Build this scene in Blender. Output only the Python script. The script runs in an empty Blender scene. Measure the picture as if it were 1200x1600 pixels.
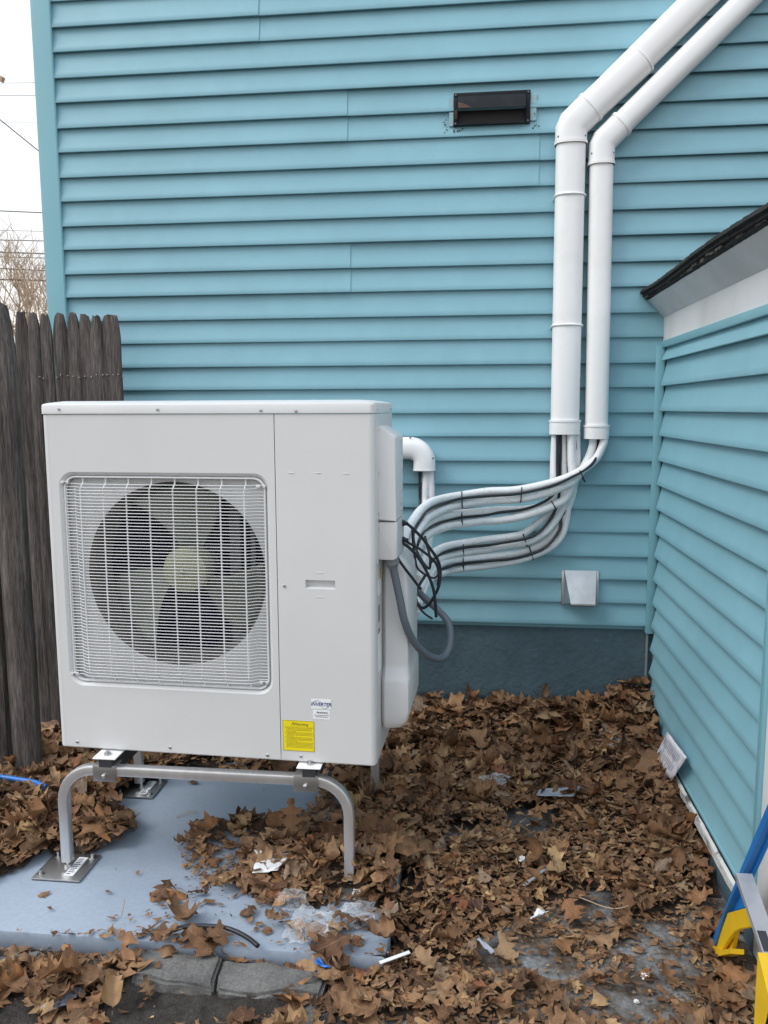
import bpy, bmesh, math, random
from math import sin, cos, pi, radians, sqrt, exp, atan2
from mathutils import Vector, Matrix, noise
random.seed(11)
S = bpy.context.scene
COL = S.collection

# ------------------------------------------------------------------ camera, world, light
cd = bpy.data.cameras.new('camera'); cam = bpy.data.objects.new('camera', cd); COL.objects.link(cam)
cd.sensor_fit = 'VERTICAL'; cd.sensor_height = 36.0; cd.lens = 28.0834; cd.clip_start = 0.02; cd.clip_end = 500
_r, _u, _b, _l = (0.9937,0.1116,-0.0038), (-0.0106,0.1282,0.9917), (0.1111,-0.9855,0.1286), (0,-3.4633,1.481)
cam.matrix_world = Matrix(((_r[0], _u[0], _b[0], _l[0]), (_r[1], _u[1], _b[1], _l[1]), (_r[2], _u[2], _b[2], _l[2]), (0, 0, 0, 1)))
S.camera = cam
S.view_settings.view_transform = 'Standard'; S.view_settings.look = 'None'
S.view_settings.gamma = 1; S.view_settings.use_curve_mapping = False
S.view_settings.exposure = 0.12
SUN_EL, SUN_AZ = radians(48), radians(240)      # azimuth clockwise from +y: the sun stands behind the camera, to its left
wd = bpy.data.worlds.new('World'); S.world = wd; wd.use_nodes = True
nt = wd.node_tree; nt.nodes.clear()
N = nt.nodes.new; LK = nt.links.new
out = N('ShaderNodeOutputWorld'); bg = N('ShaderNodeBackground'); LK(bg.outputs[0], out.inputs[0])
sky = N('ShaderNodeTexSky'); sky.sky_type = 'NISHITA'; sky.sun_disc = False
sky.sun_elevation = SUN_EL; sky.sun_rotation = SUN_AZ; sky.air_density = 1.0; sky.dust_density = 1.5; sky.ozone_density = 1.0
tc = N('ShaderNodeTexCoord'); mp = N('ShaderNodeMapping'); mp.inputs['Scale'].default_value = (1, 1, 2.2)
nz = N('ShaderNodeTexNoise'); nz.inputs['Scale'].default_value = 2.2; nz.inputs['Detail'].default_value = 6; nz.inputs['Roughness'].default_value = .55
LK(tc.outputs['Generated'], mp.inputs['Vector']); LK(mp.outputs[0], nz.inputs['Vector'])
rp = N('ShaderNodeValToRGB'); rp.color_ramp.elements[0].position = .30; rp.color_ramp.elements[1].position = .62
rp.color_ramp.elements[0].color = (.66, .66, .66, 1); rp.color_ramp.elements[1].color = (.95, .95, .95, 1)
LK(nz.outputs['Fac'], rp.inputs[0])
mx = N('ShaderNodeMix'); mx.data_type = 'RGBA'; LK(rp.outputs[0], mx.inputs['Factor'])
LK(sky.outputs[0], mx.inputs['A']); 
sx = N('ShaderNodeSeparateXYZ'); LK(tc.outputs['Generated'], sx.inputs[0])
hz = N('ShaderNodeMapRange'); hz.inputs[1].default_value = .0; hz.inputs[2].default_value = .8; LK(sx.outputs['Z'], hz.inputs[0])
cl = N('ShaderNodeMix'); cl.data_type = 'RGBA'; LK(hz.outputs[0], cl.inputs['Factor'])
cl.inputs['A'].default_value = (10.9, 10.4, 9.5, 1); cl.inputs['B'].default_value = (14.6, 16.2, 18.4, 1)   # overcast: brighter overhead, creamier low down
LK(cl.outputs['Result'], mx.inputs['B'])
LK(mx.outputs['Result'], bg.inputs['Color']); bg.inputs['Strength'].default_value = 0.1
sl = bpy.data.lights.new('sun', 'SUN'); sl.energy = 1.6; sl.angle = radians(30); sl.color = (1, .95, .88)
so = bpy.data.objects.new('sun', sl); COL.objects.link(so)
_d = Vector((sin(SUN_AZ)*cos(SUN_EL), cos(SUN_AZ)*cos(SUN_EL), sin(SUN_EL)))
so.rotation_euler = _d.to_track_quat('Z', 'Y').to_euler(); so.location = _d*30

# ------------------------------------------------------------------ materials
def M(name, col, rough=.5, metal=0., var=.0, vscale=6., col2=None, vstretch=(1, 1, 1), bump=0., bscale=60., bstretch=(1, 1, 1), spec=.5,
      fine=0., fscale=120., detail=5., ramp=(.35, .65), coords='Object', rvar=0.):
    m = bpy.data.materials.new(name); m.use_nodes = True; t = m.node_tree; b = t.nodes['Principled BSDF']
    b.inputs['Base Color'].default_value = (*col, 1); b.inputs['Roughness'].default_value = rough; b.inputs['Metallic'].default_value = metal
    b.inputs['Specular IOR Level'].default_value = spec
    n = t.nodes.new; k = t.links.new
    co = n('ShaderNodeTexCoord')
    def nz(scale, stretch, det=detail):
        mp = n('ShaderNodeMapping'); mp.inputs['Scale'].default_value = stretch; k(co.outputs[coords], mp.inputs[0])
        x = n('ShaderNodeTexNoise'); x.inputs['Scale'].default_value = scale; x.inputs['Detail'].default_value = det; x.inputs['Roughness'].default_value = .6
        k(mp.outputs[0], x.inputs['Vector']); return x
    cur = None
    if col2 is not None or var:
        c2 = col2 or tuple(c*(1-var) for c in col)
        x = nz(vscale, vstretch); r = n('ShaderNodeMapRange'); r.inputs[1].default_value = ramp[0]; r.inputs[2].default_value = ramp[1]; k(x.outputs['Fac'], r.inputs[0])
        q = n('ShaderNodeMix'); q.data_type = 'RGBA'; q.inputs['A'].default_value = (*col, 1); q.inputs['B'].default_value = (*c2, 1); k(r.outputs[0], q.inputs['Factor'])
        cur = q.outputs['Result']
        if rvar:
            rr = n('ShaderNodeMapRange'); rr.inputs[3].default_value = rough; rr.inputs[4].default_value = min(1, rough+rvar); k(x.outputs['Fac'], rr.inputs[0]); k(rr.outputs[0], b.inputs['Roughness'])
    if fine:
        x = nz(fscale, vstretch, 3); r = n('ShaderNodeMapRange'); r.inputs[1].default_value = .35; r.inputs[2].default_value = .65; r.inputs[3].default_value = 1-fine; r.inputs[4].default_value = 1+fine*.5; k(x.outputs['Fac'], r.inputs[0])
        q = n('ShaderNodeMix'); q.data_type = 'RGBA'; q.blend_type = 'MULTIPLY'; q.inputs['Factor'].default_value = 1
        if cur: k(cur, q.inputs['A'])
        else: q.inputs['A'].default_value = (*col, 1)
        k(r.outputs[0], q.inputs['B']); cur = q.outputs['Result']
    if cur: k(cur, b.inputs['Base Color'])
    if bump:
        x = nz(bscale, bstretch); bp = n('ShaderNodeBump'); bp.inputs['Strength'].default_value = bump; bp.inputs['Distance'].default_value = .01
        k(x.outputs['Fac'], bp.inputs['Height']); k(bp.outputs[0], b.inputs['Normal'])
    return m

SIDING = (.222, .440, .522)
m_side = M('vinyl_teal', SIDING, .42, var=.10, vscale=1.6, bump=.05, bscale=40, bstretch=(.6, 6, 6), fine=.03, fscale=9, rvar=.12)
m_side2 = M('vinyl_teal_trim', (.20, .43, .50), .4, var=.06, vscale=2, bump=.02)
m_found = M('painted_stucco', (.075, .125, .155), .75, var=.22, vscale=5, bump=.5, bscale=46, fine=.12, fscale=48)
m_white = M('white_vinyl', (.84, .84, .84), .38, col2=(.74, .735, .72), vscale=5, ramp=(.52, .8), bump=.015, bscale=15)
m_frieze = M('frieze_paint', (.66, .67, .68), .55, col2=(.50, .50, .49), vscale=2.5, ramp=(.45, .8), bump=.05)
m_soffit = M('soffit_paint', (.62, .64, .66), .55, col2=(.46, .47, .47), vscale=3, ramp=(.4, .8))
m_shingle = M('asphalt_shingle', (.012, .012, .014), .95, col2=(.030, .028, .026), vscale=30, bump=.8, bscale=160, fine=.4)
m_base = M('worn_white_trim', (.62, .63, .62), .6, col2=(.10, .095, .085), vscale=12, vstretch=(1, 1, 3), ramp=(.52, .66), bump=.3, bscale=25, fine=.12, fscale=30)
m_ac = M('ac_enamel', (.64, .645, .645), .36, var=.06, vscale=2.2, rvar=.15, bump=.012, bscale=180)
m_ac2 = M('ac_enamel_grille', (.66, .67, .68), .35)
m_acin = M('ac_shroud', (.50, .51, .51), .5)
m_bell = M('ac_bellmouth', (.12, .11, .10), .6)
m_coil = M('coil_navy', (.010, .010, .080), .8, col2=(.014, .015, .09), vscale=4, spec=.1)
m_fan = M('fan_plastic', (.17, .185, .150), .42, var=.35, vscale=4)
m_hub = M('fan_hub', (.29, .30, .19), .55)
m_dark = M('dark_slot', (.02, .02, .022), .7)
m_gray = M('motor_gray', (.16, .17, .18), .5)
m_screw = M('screw_steel', (.55, .55, .55), .3, 1.0)
m_alu = M('brushed_aluminium', (.80, .80, .81), .36, .82, var=.2, vscale=8, vstretch=(1, 1, .2), bump=.03, bscale=200, bstretch=(1, 1, .05))
m_steel = M('stainless_plate', (.52, .51, .50), .33, .85, var=.3, vscale=5, bump=.02, bscale=80)
m_galv = M('galvanised_sheet', (.66, .68, .70), .38, .9, var=.2, vscale=14, bump=.05, bscale=20)
m_dkgal = M('dark_channel', (.10, .11, .12), .45, .8)
m_blackmetal = M('black_painted_metal', (.008, .011, .015), .65, spec=.25, col2=(.020, .021, .025), vscale=12, ramp=(.5, .8), bump=.1)
m_rust = M('rust_stain', (.13, .055, .03), .85, col2=(.04, .03, .025), vscale=20)
m_foam = M('white_pipe_wrap', (.78, .79, .80), .55, col2=(.56, .57, .59), vscale=48, ramp=(.58, .74), bump=.2, bscale=60, bstretch=(1, 1, 1))
m_cable = M('black_cable', (.016, .018, .024), .42)
m_conduit = M('gray_conduit', (.105, .125, .150), .45, bump=.02)
m_conduitf = M('gray_fitting', (.17, .18, .20), .4)
m_pad = M('pad_paint', (.30, .355, .43), .6, col2=(.255, .305, .375), vscale=2.2, ramp=(.42, .75), bump=.05, bscale=30, fine=.06, fscale=70)
m_patio = M('patio_concrete', (.225, .235, .242), .85, col2=(.095, .068, .048), vscale=9, ramp=(.40, .58), bump=.4, bscale=90, fine=.35, fscale=70)
m_soil = M('soil', (.060, .052, .045), .95, col2=(.026, .020, .016), vscale=30, bump=1., bscale=90, fine=.5, fscale=240)
m_earth = M('yard_earth', (.10, .075, .05), .95, col2=(.06, .045, .03), vscale=6, bump=.6, bscale=30)
m_mulch = M('leaf_mulch', (.060, .036, .022), .95, col2=(.022, .013, .009), vscale=40, bump=1., bscale=70, fine=.5, fscale=130)
m_stone = M('edging_stone', (.185, .182, .172), .85, col2=(.11, .105, .10), vscale=16, bump=.5, bscale=55, fine=.25, fscale=150)
m_wood = M('weathered_wood', (.165, .143, .133), .9, col2=(.046, .037, .033), vscale=9, vstretch=(4, 4, .30), bump=.9, bscale=30, bstretch=(5, 5, .25), fine=.5, fscale=60, ramp=(.32, .66))
m_nail = M('nail_head', (.38, .37, .36), .55, .6)
m_bark = M('bare_bark', (.44, .33, .23), .9)  # paler than bark: the glare haze over the trees is put into this colour
m_blue = M('ladder_blue', (.012, .17, .50), .42, var=.12, vscale=6)
m_yellow = M('ladder_yellow', (.78, .50, .015), .42, var=.12, vscale=14)
m_lalu = M('ladder_brace_alu', (.56, .58, .62), .42, .6, var=.2, vscale=10)
m_hose = M('blue_hose', (.02, .16, .50), .35)
m_bluep = M('blue_plastic', (.015, .17, .62), .35)
m_paper = M('white_paper', (.80, .81, .82), .7, var=.12, vscale=18, bump=.15, bscale=20)
m_leaflet = M('printed_leaflet', (.72, .73, .78), .6, col2=(.38, .40, .50), vscale=26, ramp=(.52, .66))
m_ink = M('ink', (.03, .03, .04), .6)
m_inkb = M('ink_blue', (.03, .05, .18), .6)
m_inkg = M('ink_green', (.10, .30, .22), .6)
m_sticker = M('white_sticker', (.80, .81, .83), .5)
m_ystick = M('yellow_sticker', (.80, .66, .01), .5)
m_inkfade = M('ink_on_yellow', (.30, .23, .01), .6)
m_scrap = M('gray_scrap', (.33, .36, .42), .5, var=.2, vscale=25)
m_foil = M('foil', (.9, .9, .92), .18, 1.0)
m_wire = M('utility_wire', (.09, .08, .08), .8)

def plastic(name, tint, alpha):
    m = bpy.data.materials.new(name); m.use_nodes = True; t = m.node_tree; b = t.nodes['Principled BSDF']
    b.inputs['Base Color'].default_value = (*tint, 1); b.inputs['Roughness'].default_value = .14; b.inputs['Specular IOR Level'].default_value = .9
    co = t.nodes.new('ShaderNodeTexCoord'); x = t.nodes.new('ShaderNodeTexNoise'); x.inputs['Scale'].default_value = 26; x.inputs['Detail'].default_value = 4
    t.links.new(co.outputs['Object'], x.inputs['Vector'])
    lw = t.nodes.new('ShaderNodeLayerWeight'); lw.inputs['Blend'].default_value = .35
    r = t.nodes.new('ShaderNodeMapRange'); r.inputs[1].default_value = .25; r.inputs[2].default_value = .95; r.inputs[3].default_value = alpha*.55; r.inputs[4].default_value = min(1, alpha*3.2)
    t.links.new(lw.outputs['Facing'], r.inputs[0]); t.links.new(r.outputs[0], b.inputs['Alpha'])
    bp = t.nodes.new('ShaderNodeBump'); bp.inputs['Strength'].default_value = .6; bp.inputs['Distance'].default_value = .01
    t.links.new(x.outputs['Fac'], bp.inputs['Height']); t.links.new(bp.outputs[0], b.inputs['Normal'])
    return m
m_bag = plastic('clear_plastic', (.82, .85, .90), .20)
m_bagb = plastic('bluish_plastic', (.50, .56, .70), .55)

def leaf_material():
    m = bpy.data.materials.new('dry_leaf'); m.use_nodes = True; t = m.node_tree; b = t.nodes['Principled BSDF']; n = t.nodes.new; k = t.links.new
    at = n('ShaderNodeAttribute'); at.attribute_name = 'tone'
    oi = n('ShaderNodeAttribute'); oi.attribute_type = 'OBJECT'; oi.attribute_name = 'tone_id'
    ad = n('ShaderNodeMath'); ad.operation = 'ADD'; k(at.outputs['Fac'], ad.inputs[0]); k(oi.outputs['Fac'], ad.inputs[1])
    fr = n('ShaderNodeMath'); fr.operation = 'FRACT'; k(ad.outputs[0], fr.inputs[0])
    r = n('ShaderNodeValToRGB'); e = r.color_ramp.elements
    cols = [(.0, (0.063, 0.028, 0.015)), (.12, (0.144, 0.069, 0.032)), (.26, (0.219, 0.119, 0.058)), (.36, (0.089, 0.043, 0.022)), (.48, (0.294, 0.171, 0.088)), (.58, (0.165, 0.086, 0.045)),
            (.68, (0.358, 0.224, 0.124)), (.77, (0.246, 0.106, 0.038)), (.84, (0.210, 0.151, 0.109)), (.90, (0.384, 0.241, 0.113)), (.95, (0.170, 0.055, 0.026)), (1., (0.447, 0.301, 0.150))]
    e[0].position, e[0].color = cols[0][0], (*cols[0][1], 1); e[1].position, e[1].color = cols[-1][0], (*cols[-1][1], 1)
    for p_, c_ in cols[1:-1]:
        q = e.new(p_); q.color = (*c_, 1)
    k(fr.outputs[0], r.inputs[0])
    co = n('ShaderNodeTexCoord'); x = n('ShaderNodeTexNoise'); x.inputs['Scale'].default_value = 45; x.inputs['Detail'].default_value = 5; k(co.outputs['Object'], x.inputs['Vector'])
    mr = n('ShaderNodeMapRange'); mr.inputs[1].default_value = .3; mr.inputs[2].default_value = .7; mr.inputs[3].default_value = .62; mr.inputs[4].default_value = 1.25; k(x.outputs['Fac'], mr.inputs[0])
    mu = n('ShaderNodeMix'); mu.data_type = 'RGBA'; mu.blend_type = 'MULTIPLY'; mu.inputs['Factor'].default_value = 1; k(r.outputs[0], mu.inputs['A']); k(mr.outputs[0], mu.inputs['B'])
    uv = n('ShaderNodeUVMap'); sp = n('ShaderNodeSeparateXYZ'); k(uv.outputs[0], sp.inputs[0])
    ab = n('ShaderNodeMath'); ab.operation = 'ABSOLUTE'; k(sp.outputs[0], ab.inputs[0])                 # |u| = distance from midrib
    s1 = n('ShaderNodeMath'); s1.operation = 'LESS_THAN'; s1.inputs[1].default_value = .035; k(ab.outputs[0], s1.inputs[0])
    d1 = n('ShaderNodeMath'); d1.operation = 'MULTIPLY_ADD'; d1.inputs[1].default_value = -.55; k(ab.outputs[0], d1.inputs[0]); k(sp.outputs[1], d1.inputs[2])
    d2 = n('ShaderNodeMath'); d2.operation = 'MULTIPLY'; d2.inputs[1].default_value = 7.; k(d1.outputs[0], d2.inputs[0])
    d3 = n('ShaderNodeMath'); d3.operation = 'FRACT'; k(d2.outputs[0], d3.inputs[0])
    s2 = n('ShaderNodeMath'); s2.operation = 'LESS_THAN'; s2.inputs[1].default_value = .10; k(d3.outputs[0], s2.inputs[0])
    mxx = n('ShaderNodeMath'); mxx.operation = 'MAXIMUM'; k(s1.outputs[0], mxx.inputs[0]); k(s2.outputs[0], mxx.inputs[1])
    sc = n('ShaderNodeMath'); sc.operation = 'MULTIPLY'; sc.inputs[1].default_value = .30; k(mxx.outputs[0], sc.inputs[0])
    vm = n('ShaderNodeMix'); vm.data_type = 'RGBA'; k(sc.outputs[0], vm.inputs['Factor']); k(mu.outputs['Result'], vm.inputs['A']); vm.inputs['B'].default_value = (.36, .25, .15, 1)
    k(vm.outputs['Result'], b.inputs['Base Color']); b.inputs['Roughness'].default_value = .72; b.inputs['Specular IOR Level'].default_value = .35
    bp = n('ShaderNodeBump'); bp.inputs['Strength'].default_value = .5; bp.inputs['Distance'].default_value = .004
    hm = n('ShaderNodeMath'); hm.operation = 'MULTIPLY_ADD'; hm.inputs[1].default_value = .6; k(mxx.outputs[0], hm.inputs[0]); k(x.outputs['Fac'], hm.inputs[2])
    k(hm.outputs[0], bp.inputs['Height']); k(bp.outputs[0], b.inputs['Normal'])
    return m
m_leaf = leaf_material()

# ------------------------------------------------------------------ mesh helpers
class MB:
    def __init__(s): s.v = []; s.f = []
    def add(s, vs, fs):
        o = len(s.v); s.v += [tuple(v) for v in vs]; s.f += [tuple(i+o for i in f) for f in fs]; return s
    def box(s, x0, x1, y0, y1, z0, z1, bev=0.):
        if bev <= 0:
            return s.add([(x, y, z) for z in (z0, z1) for y in (y0, y1) for x in (x0, x1)], [(0, 2, 3, 1), (4, 5, 7, 6), (0, 1, 5, 4), (2, 6, 7, 3), (0, 4, 6, 2), (1, 3, 7, 5)])
        bm = bmesh.new(); bmesh.ops.create_cube(bm, size=1)
        for v in bm.verts: v.co = ((x0+x1)/2+v.co.x*(x1-x0), (y0+y1)/2+v.co.y*(y1-y0), (z0+z1)/2+v.co.z*(z1-z0))
        bmesh.ops.bevel(bm, geom=bm.edges[:], offset=bev, segments=2, affect='EDGES', profile=.5)
        return s.bm(bm)
    def bm(s, bm, mat=None):
        bm.verts.ensure_lookup_table(); bm.verts.index_update()
        s.add([(mat @ v.co if mat else v.co.copy()) for v in bm.verts], [[v.index for v in f.verts] for f in bm.faces]); bm.free(); return s
    def xform(s, mat, start=0):
        s.v[start:] = [tuple(mat @ Vector(v)) for v in s.v[start:]]; return s
    def loops(s, ls, closed=True, cap0=False, cap1=False):
        n = len(ls[0]); o = len(s.v)
        for l in ls: s.v += [tuple(p) for p in l]
        for i in range(len(ls)-1):
            for j in range(n if closed else n-1):
                a = o+i*n+j; b = o+i*n+(j+1) % n
                s.f.append((a, b, b+n, a+n))
        if cap0: s.f.append(tuple(o+j for j in range(n))[::-1])
        if cap1: s.f.append(tuple(o+(len(ls)-1)*n+j for j in range(n)))
        return s
    def tube(s, pts, r, n=8, caps=True):
        rr = r if hasattr(r, '__len__') else [r]*len(pts)
        return s.sweep(pts, [(cos(2*pi*k/n), sin(2*pi*k/n)) for k in range(n)], rr, caps)
    def sweep(s, pts, prof, scale=1., caps=True, up=None):
        P = [Vector(p) for p in pts]; sc = scale if hasattr(scale, '__len__') else [scale]*len(P)
        T = []
        for i in range(len(P)):
            a = (P[i]-P[i-1]).normalized() if i else None; b = (P[i+1]-P[i]).normalized() if i < len(P)-1 else None
            T.append(((a or b)+(b or a)).normalized())
        ref = Vector(up) if up is not None else (Vector((0, 0, 1)) if abs(T[0].z) < .9 else Vector((0, 1, 0)))
        ls = []
        for i, p in enumerate(P):
            if i and up is None:
                q = T[i-1].rotation_difference(T[i]); ref = q @ ref
            side = ref.cross(T[i]).normalized(); u2 = T[i].cross(side).normalized()
            if up is None: ref = u2
            k = 1.
            if 0 < i < len(P)-1:
                c = max(.4, (P[i]-P[i-1]).normalized().dot(T[i])); k = 1/c
                # widen across the mitre, in the plane of the bend
                bend = ((P[i+1]-P[i]).normalized()-(P[i]-P[i-1]).normalized())
                if bend.length > 1e-5: bend.normalize()
                ls.append([p + (lambda w: w + bend*(w.dot(bend))*(k-1))(side*a*sc[i] + u2*b*sc[i]) for a, b in prof])
            else:
                ls.append([p+side*a*sc[i]+u2*b*sc[i] for a, b in prof])
        return s.loops(ls, True, caps, caps)
    def lathe(s, prof, axis_o, axis, n=24, cap=False):
        ax = Vector(axis).normalized(); e1 = ax.orthogonal().normalized(); e2 = ax.cross(e1); o = Vector(axis_o)
        return s.loops([[o+ax*h+(e1*cos(2*pi*k/n)+e2*sin(2*pi*k/n))*r for k in range(n)] for r, h in prof], True, cap, cap)
    def prism(s, poly, d):
        d = Vector(d); a = [Vector(p) for p in poly]; b = [p+d for p in a]
        return s.loops([a, b], True, True, True)
    def grid(s, nx, ny, fn):
        o = len(s.v)
        s.v += [tuple(fn(i/nx, j/ny)) for j in range(ny+1) for i in range(nx+1)]
        s.f += [(o+j*(nx+1)+i, o+j*(nx+1)+i+1, o+(j+1)*(nx+1)+i+1, o+(j+1)*(nx+1)+i) for j in range(ny) for i in range(nx)]
        return s
ORG = {}
def mesh(name, mb, smooth=35, fix=True):
    me = bpy.data.meshes.new(name); me.from_pydata(mb.v, [], mb.f)
    if fix:
        bm = bmesh.new(); bm.from_mesh(me); bmesh.ops.recalc_face_normals(bm, faces=bm.faces[:]); bm.to_mesh(me); bm.free()
    if smooth:
        me.shade_smooth(); me.set_sharp_from_angle(angle=radians(smooth))
    return me
def obj(name, mb, mat, parent=None, label=None, smooth=35, local=False, fix=True):
    """one mesh object; world coordinates unless local"""
    if parent is not None and not local:
        o = ORG[parent.name]; mb.v = [(x-o[0], y-o[1], z-o[2]) for x, y, z in mb.v]
    ob = bpy.data.objects.new(name, mesh(name, mb, smooth, fix)); COL.objects.link(ob)
    ob.data.materials.append(mat)
    if parent is not None:
        ob.parent = parent; ORG[ob.name] = ORG.get(parent.name, (0, 0, 0))
    if label: ob['label'] = label
    return ob
def solo(name, mb, mat, label, cat, loc, group=None, smooth=35, kind=None, fix=True):
    """a thing that is one mesh, origin at loc"""
    mb.v = [(x-loc[0], y-loc[1], z-loc[2]) for x, y, z in mb.v]
    ob = bpy.data.objects.new(name, mesh(name, mb, smooth, fix)); COL.objects.link(ob); ob.location = loc; ORG[ob.name] = loc
    if mat: ob.data.materials.append(mat)
    if label: ob['label'] = label
    if cat: ob['category'] = cat
    if group: ob['group'] = group
    if kind: ob['kind'] = kind
    return ob
def thing(name, label, cat, loc, rotz=0., group=None):
    o = bpy.data.objects.new(name, None); COL.objects.link(o); o.location = loc; o.rotation_euler = (0, 0, rotz); o.empty_display_size = .05
    o['label'] = label; o['category'] = cat; ORG[o.name] = tuple(loc)
    if group: o['group'] = group
    return o
def struct(name, mb, mat, smooth=35, fix=True):
    o = obj(name, mb, mat, smooth=smooth, fix=fix); o['kind'] = 'structure'; ORG[o.name] = (0, 0, 0); return o
def copyob(o, parent, loc=(0, 0, 0), rot=None):
    c = o.copy(); COL.objects.link(c); c.parent = parent; c.location = loc
    if rot is not None: c.rotation_euler = rot
    return c
def smoothpath(pts, sub=6):
    P = [Vector(p) for p in pts]; Q = [P[0]*2-P[1]]+P+[P[-1]*2-P[-2]]; o = []
    for i in range(1, len(Q)-2):
        a, b, c, d = Q[i-1], Q[i], Q[i+1], Q[i+2]
        for k in range(sub):
            t = k/sub
            o.append(.5*((2*b)+(c-a)*t+(2*a-5*b+4*c-d)*t*t+(3*b-a-3*c+d)*t**3))
    o.append(P[-1]); return o
def inpoly(x, y, poly):
    c = False; n = len(poly)
    for i in range(n):
        x1, y1 = poly[i][0], poly[i][1]; x2, y2 = poly[i-1][0], poly[i-1][1]
        if (y1 > y) != (y2 > y) and x < (x2-x1)*(y-y1)/(y2-y1)+x1: c = not c
    return c
def rrect(u0, u1, w0, w1, r, n=6):
    o = []
    for cx, cy, a0 in ((u1-r, w1-r, 0), (u0+r, w1-r, pi/2), (u0+r, w0+r, pi), (u1-r, w0+r, 1.5*pi)):
        for k in range(n+1):
            a = a0+pi/2*k/n; o.append((cx+r*cos(a), cy+r*sin(a)))
    return o
def text_mesh(txt, size, shear=0., extr=.0004, bold=0.):
    cu = bpy.data.curves.new('lettering', 'FONT'); cu.body = txt; cu.size = size; cu.shear = shear; cu.align_x = 'CENTER'; cu.align_y = 'CENTER'; cu.extrude = extr; cu.resolution_u = 3; cu.offset = bold
    ob = bpy.data.objects.new('lettering', cu); COL.objects.link(ob)
    dg = bpy.context.evaluated_depsgraph_get(); me = bpy.data.meshes.new_from_object(ob.evaluated_get(dg))
    mb = MB().add([v.co.copy() for v in me.vertices], [list(p.vertices) for p in me.polygons])
    bpy.data.objects.remove(ob); bpy.data.curves.remove(cu); bpy.data.meshes.remove(me)
    return mb

# ------------------------------------------------------------------ ground
struct('ground', MB().grid(24, 24, lambda a, b: ((a-.5)*120, (b-.5)*120, -.03)), m_earth)
struct('patio', MB().box(-.20, 2.6, -3.4, -.002, -.028, 0.0), m_patio)
def soilz(x, y): return .012+.022*noise.noise((x*5, y*5, 1.))+.012*noise.noise((x*17, y*17, 4.))
struct('soil', MB().grid(90, 60, lambda a, b: (-2.6+a*2.395, -3.2+b*1.62, soilz(-2.6+a*2.395, -3.2+b*1.62)*(1 if a < .985 else .3))), m_soil)
PAD = (-1.95, -.215, -1.548, -.42)
PADZ = .05
pad = thing('equipment_pad', 'blue gray painted concrete pad under the outdoor unit, strewn with leaves', 'concrete pad', (-1.08, -1., -.02))
pm = MB(); pm.box(PAD[0], PAD[1], PAD[2], PAD[3], -.02, PADZ, .012)
obj('slab', pm, m_pad, pad)
# the strip of earth between pad and house
struct('side_strip', MB().grid(40, 20, lambda a, b: (-2.6+a*2.39, -1.56+b*1.557, -.004+.01*noise.noise((a*9, b*9, 0)))), m_soil)

# ------------------------------------------------------------------ house
E = .1016
Z0 = .548
def butt(i): return Z0+E*(i-.0256*(i % 2))
house = thing('house', 'two storey house wall clad in teal vinyl siding above a dark painted foundation', 'house', (-.5, .1, 0))
XL, XR = -1.800, 3.4
seams = {10: [(-0.5353,-0.01,2.6731)[0]], 7: [(-0.5274,-0.01,2.0685)[0]], 9: [(0.2498,-0.01,2.4676)[0]], 3: [1.6], 4: [1.2, 2.4], 12: [-.9, 2.1], 5: [2.6], 1: [1.9], 8: [2.2], 11: [1.3]}
def panel(b0, b1, b2, x0, x1, proud=0., seed=0, axis=0, base=0., dep=1.1):
    """double clapboard panel: two courses; axis 0 runs along x facing -y, axis 1 along y facing -x"""
    prof = []
    for lo, hi in ((b0, b1), (b1, b2)):
        prof += [(.003, lo+.005), (.0165, lo), (.0192, lo+.0006), (.0200, lo+.003)]
        for k in range(1, 5):
            t = k/5; prof.append((.0200*(1-t)+.0032*t-.0013*sin(pi*t), lo+.003+(hi-lo-.003)*t))
        prof.append((.0032, hi))
    prof.append((.0030, b2+.012))
    n = max(2, int((x1-x0)/.11)); ls = []
    for i in range(n+1):
        x = x0+(x1-x0)*i/n
        w = .0011*noise.noise((x*1.7, b0*3.1+seed, 3.3))
        l = []
        for k, (d, z) in enumerate(prof):
            dd = d*dep+proud+(w+.0006*noise.noise((x*5, z*9, seed)))*(1 if d > .006 else .2)
            l.append((x, base-dd, z) if axis == 0 else (base-dd, x, z))
        ls.append(l)
    back = lambda l: [((x, y+.003, z) if axis == 0 else (x+.003, y, z)) for x, y, z in l]
    return MB().loops([back(ls[0])]+ls+[back(ls[-1])], closed=False)
for r in range(22):
    xs = [XL]+sorted(seams.get(r, []))+[XR]
    for k in range(len(xs)-1):
        obj('siding_panel', panel(butt(2*r), butt(2*r+1), butt(2*r+2), xs[k]-(.02 if k % 2 else 0), xs[k+1]+(.02 if k % 2 and k < len(xs)-2 else 0), (.0042 if len(xs) > 2 and k % 2 == 0 else 0.), r*3.7+k), m_side, house, smooth=50)
ZT = butt(44)
obj('wall', MB().box(-1.885, 3.4, .004, .22, Z0-.02, ZT), m_side2, house)
# left corner post: rounded edge seen against the sky
cp = [(-1.8, -.003), (-1.796, -.026), (-1.80, -.031), (-1.872, -.031), (-1.885, -.026), (-1.8905, -.010), (-1.8905, .075), (-1.886, .078), (-1.885, .0)]
obj('corner_post', MB().prism([(x, y, Z0-.03) for x, y in cp], (0, 0, ZT-Z0+.03)), m_side2, house)
ctop = (0.7431,-0.02,1.7299)[2]
obj('corner_trim', MB().box(.7385, .7735, -.036, .003, Z0-.028, ctop, .002), m_side2, house)
obj('foundation', MB().grid(150, 30, lambda a, b: (-1.88+a*2.66, .006-.0025*noise.noise((a*40, b*9, 0)), -.1+b*(Z0+.095))), m_found, house)
obj('foundation_corner', MB().box(-1.88, -1.86, .02, 3.0, -.1, Z0), m_found, house)
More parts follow.
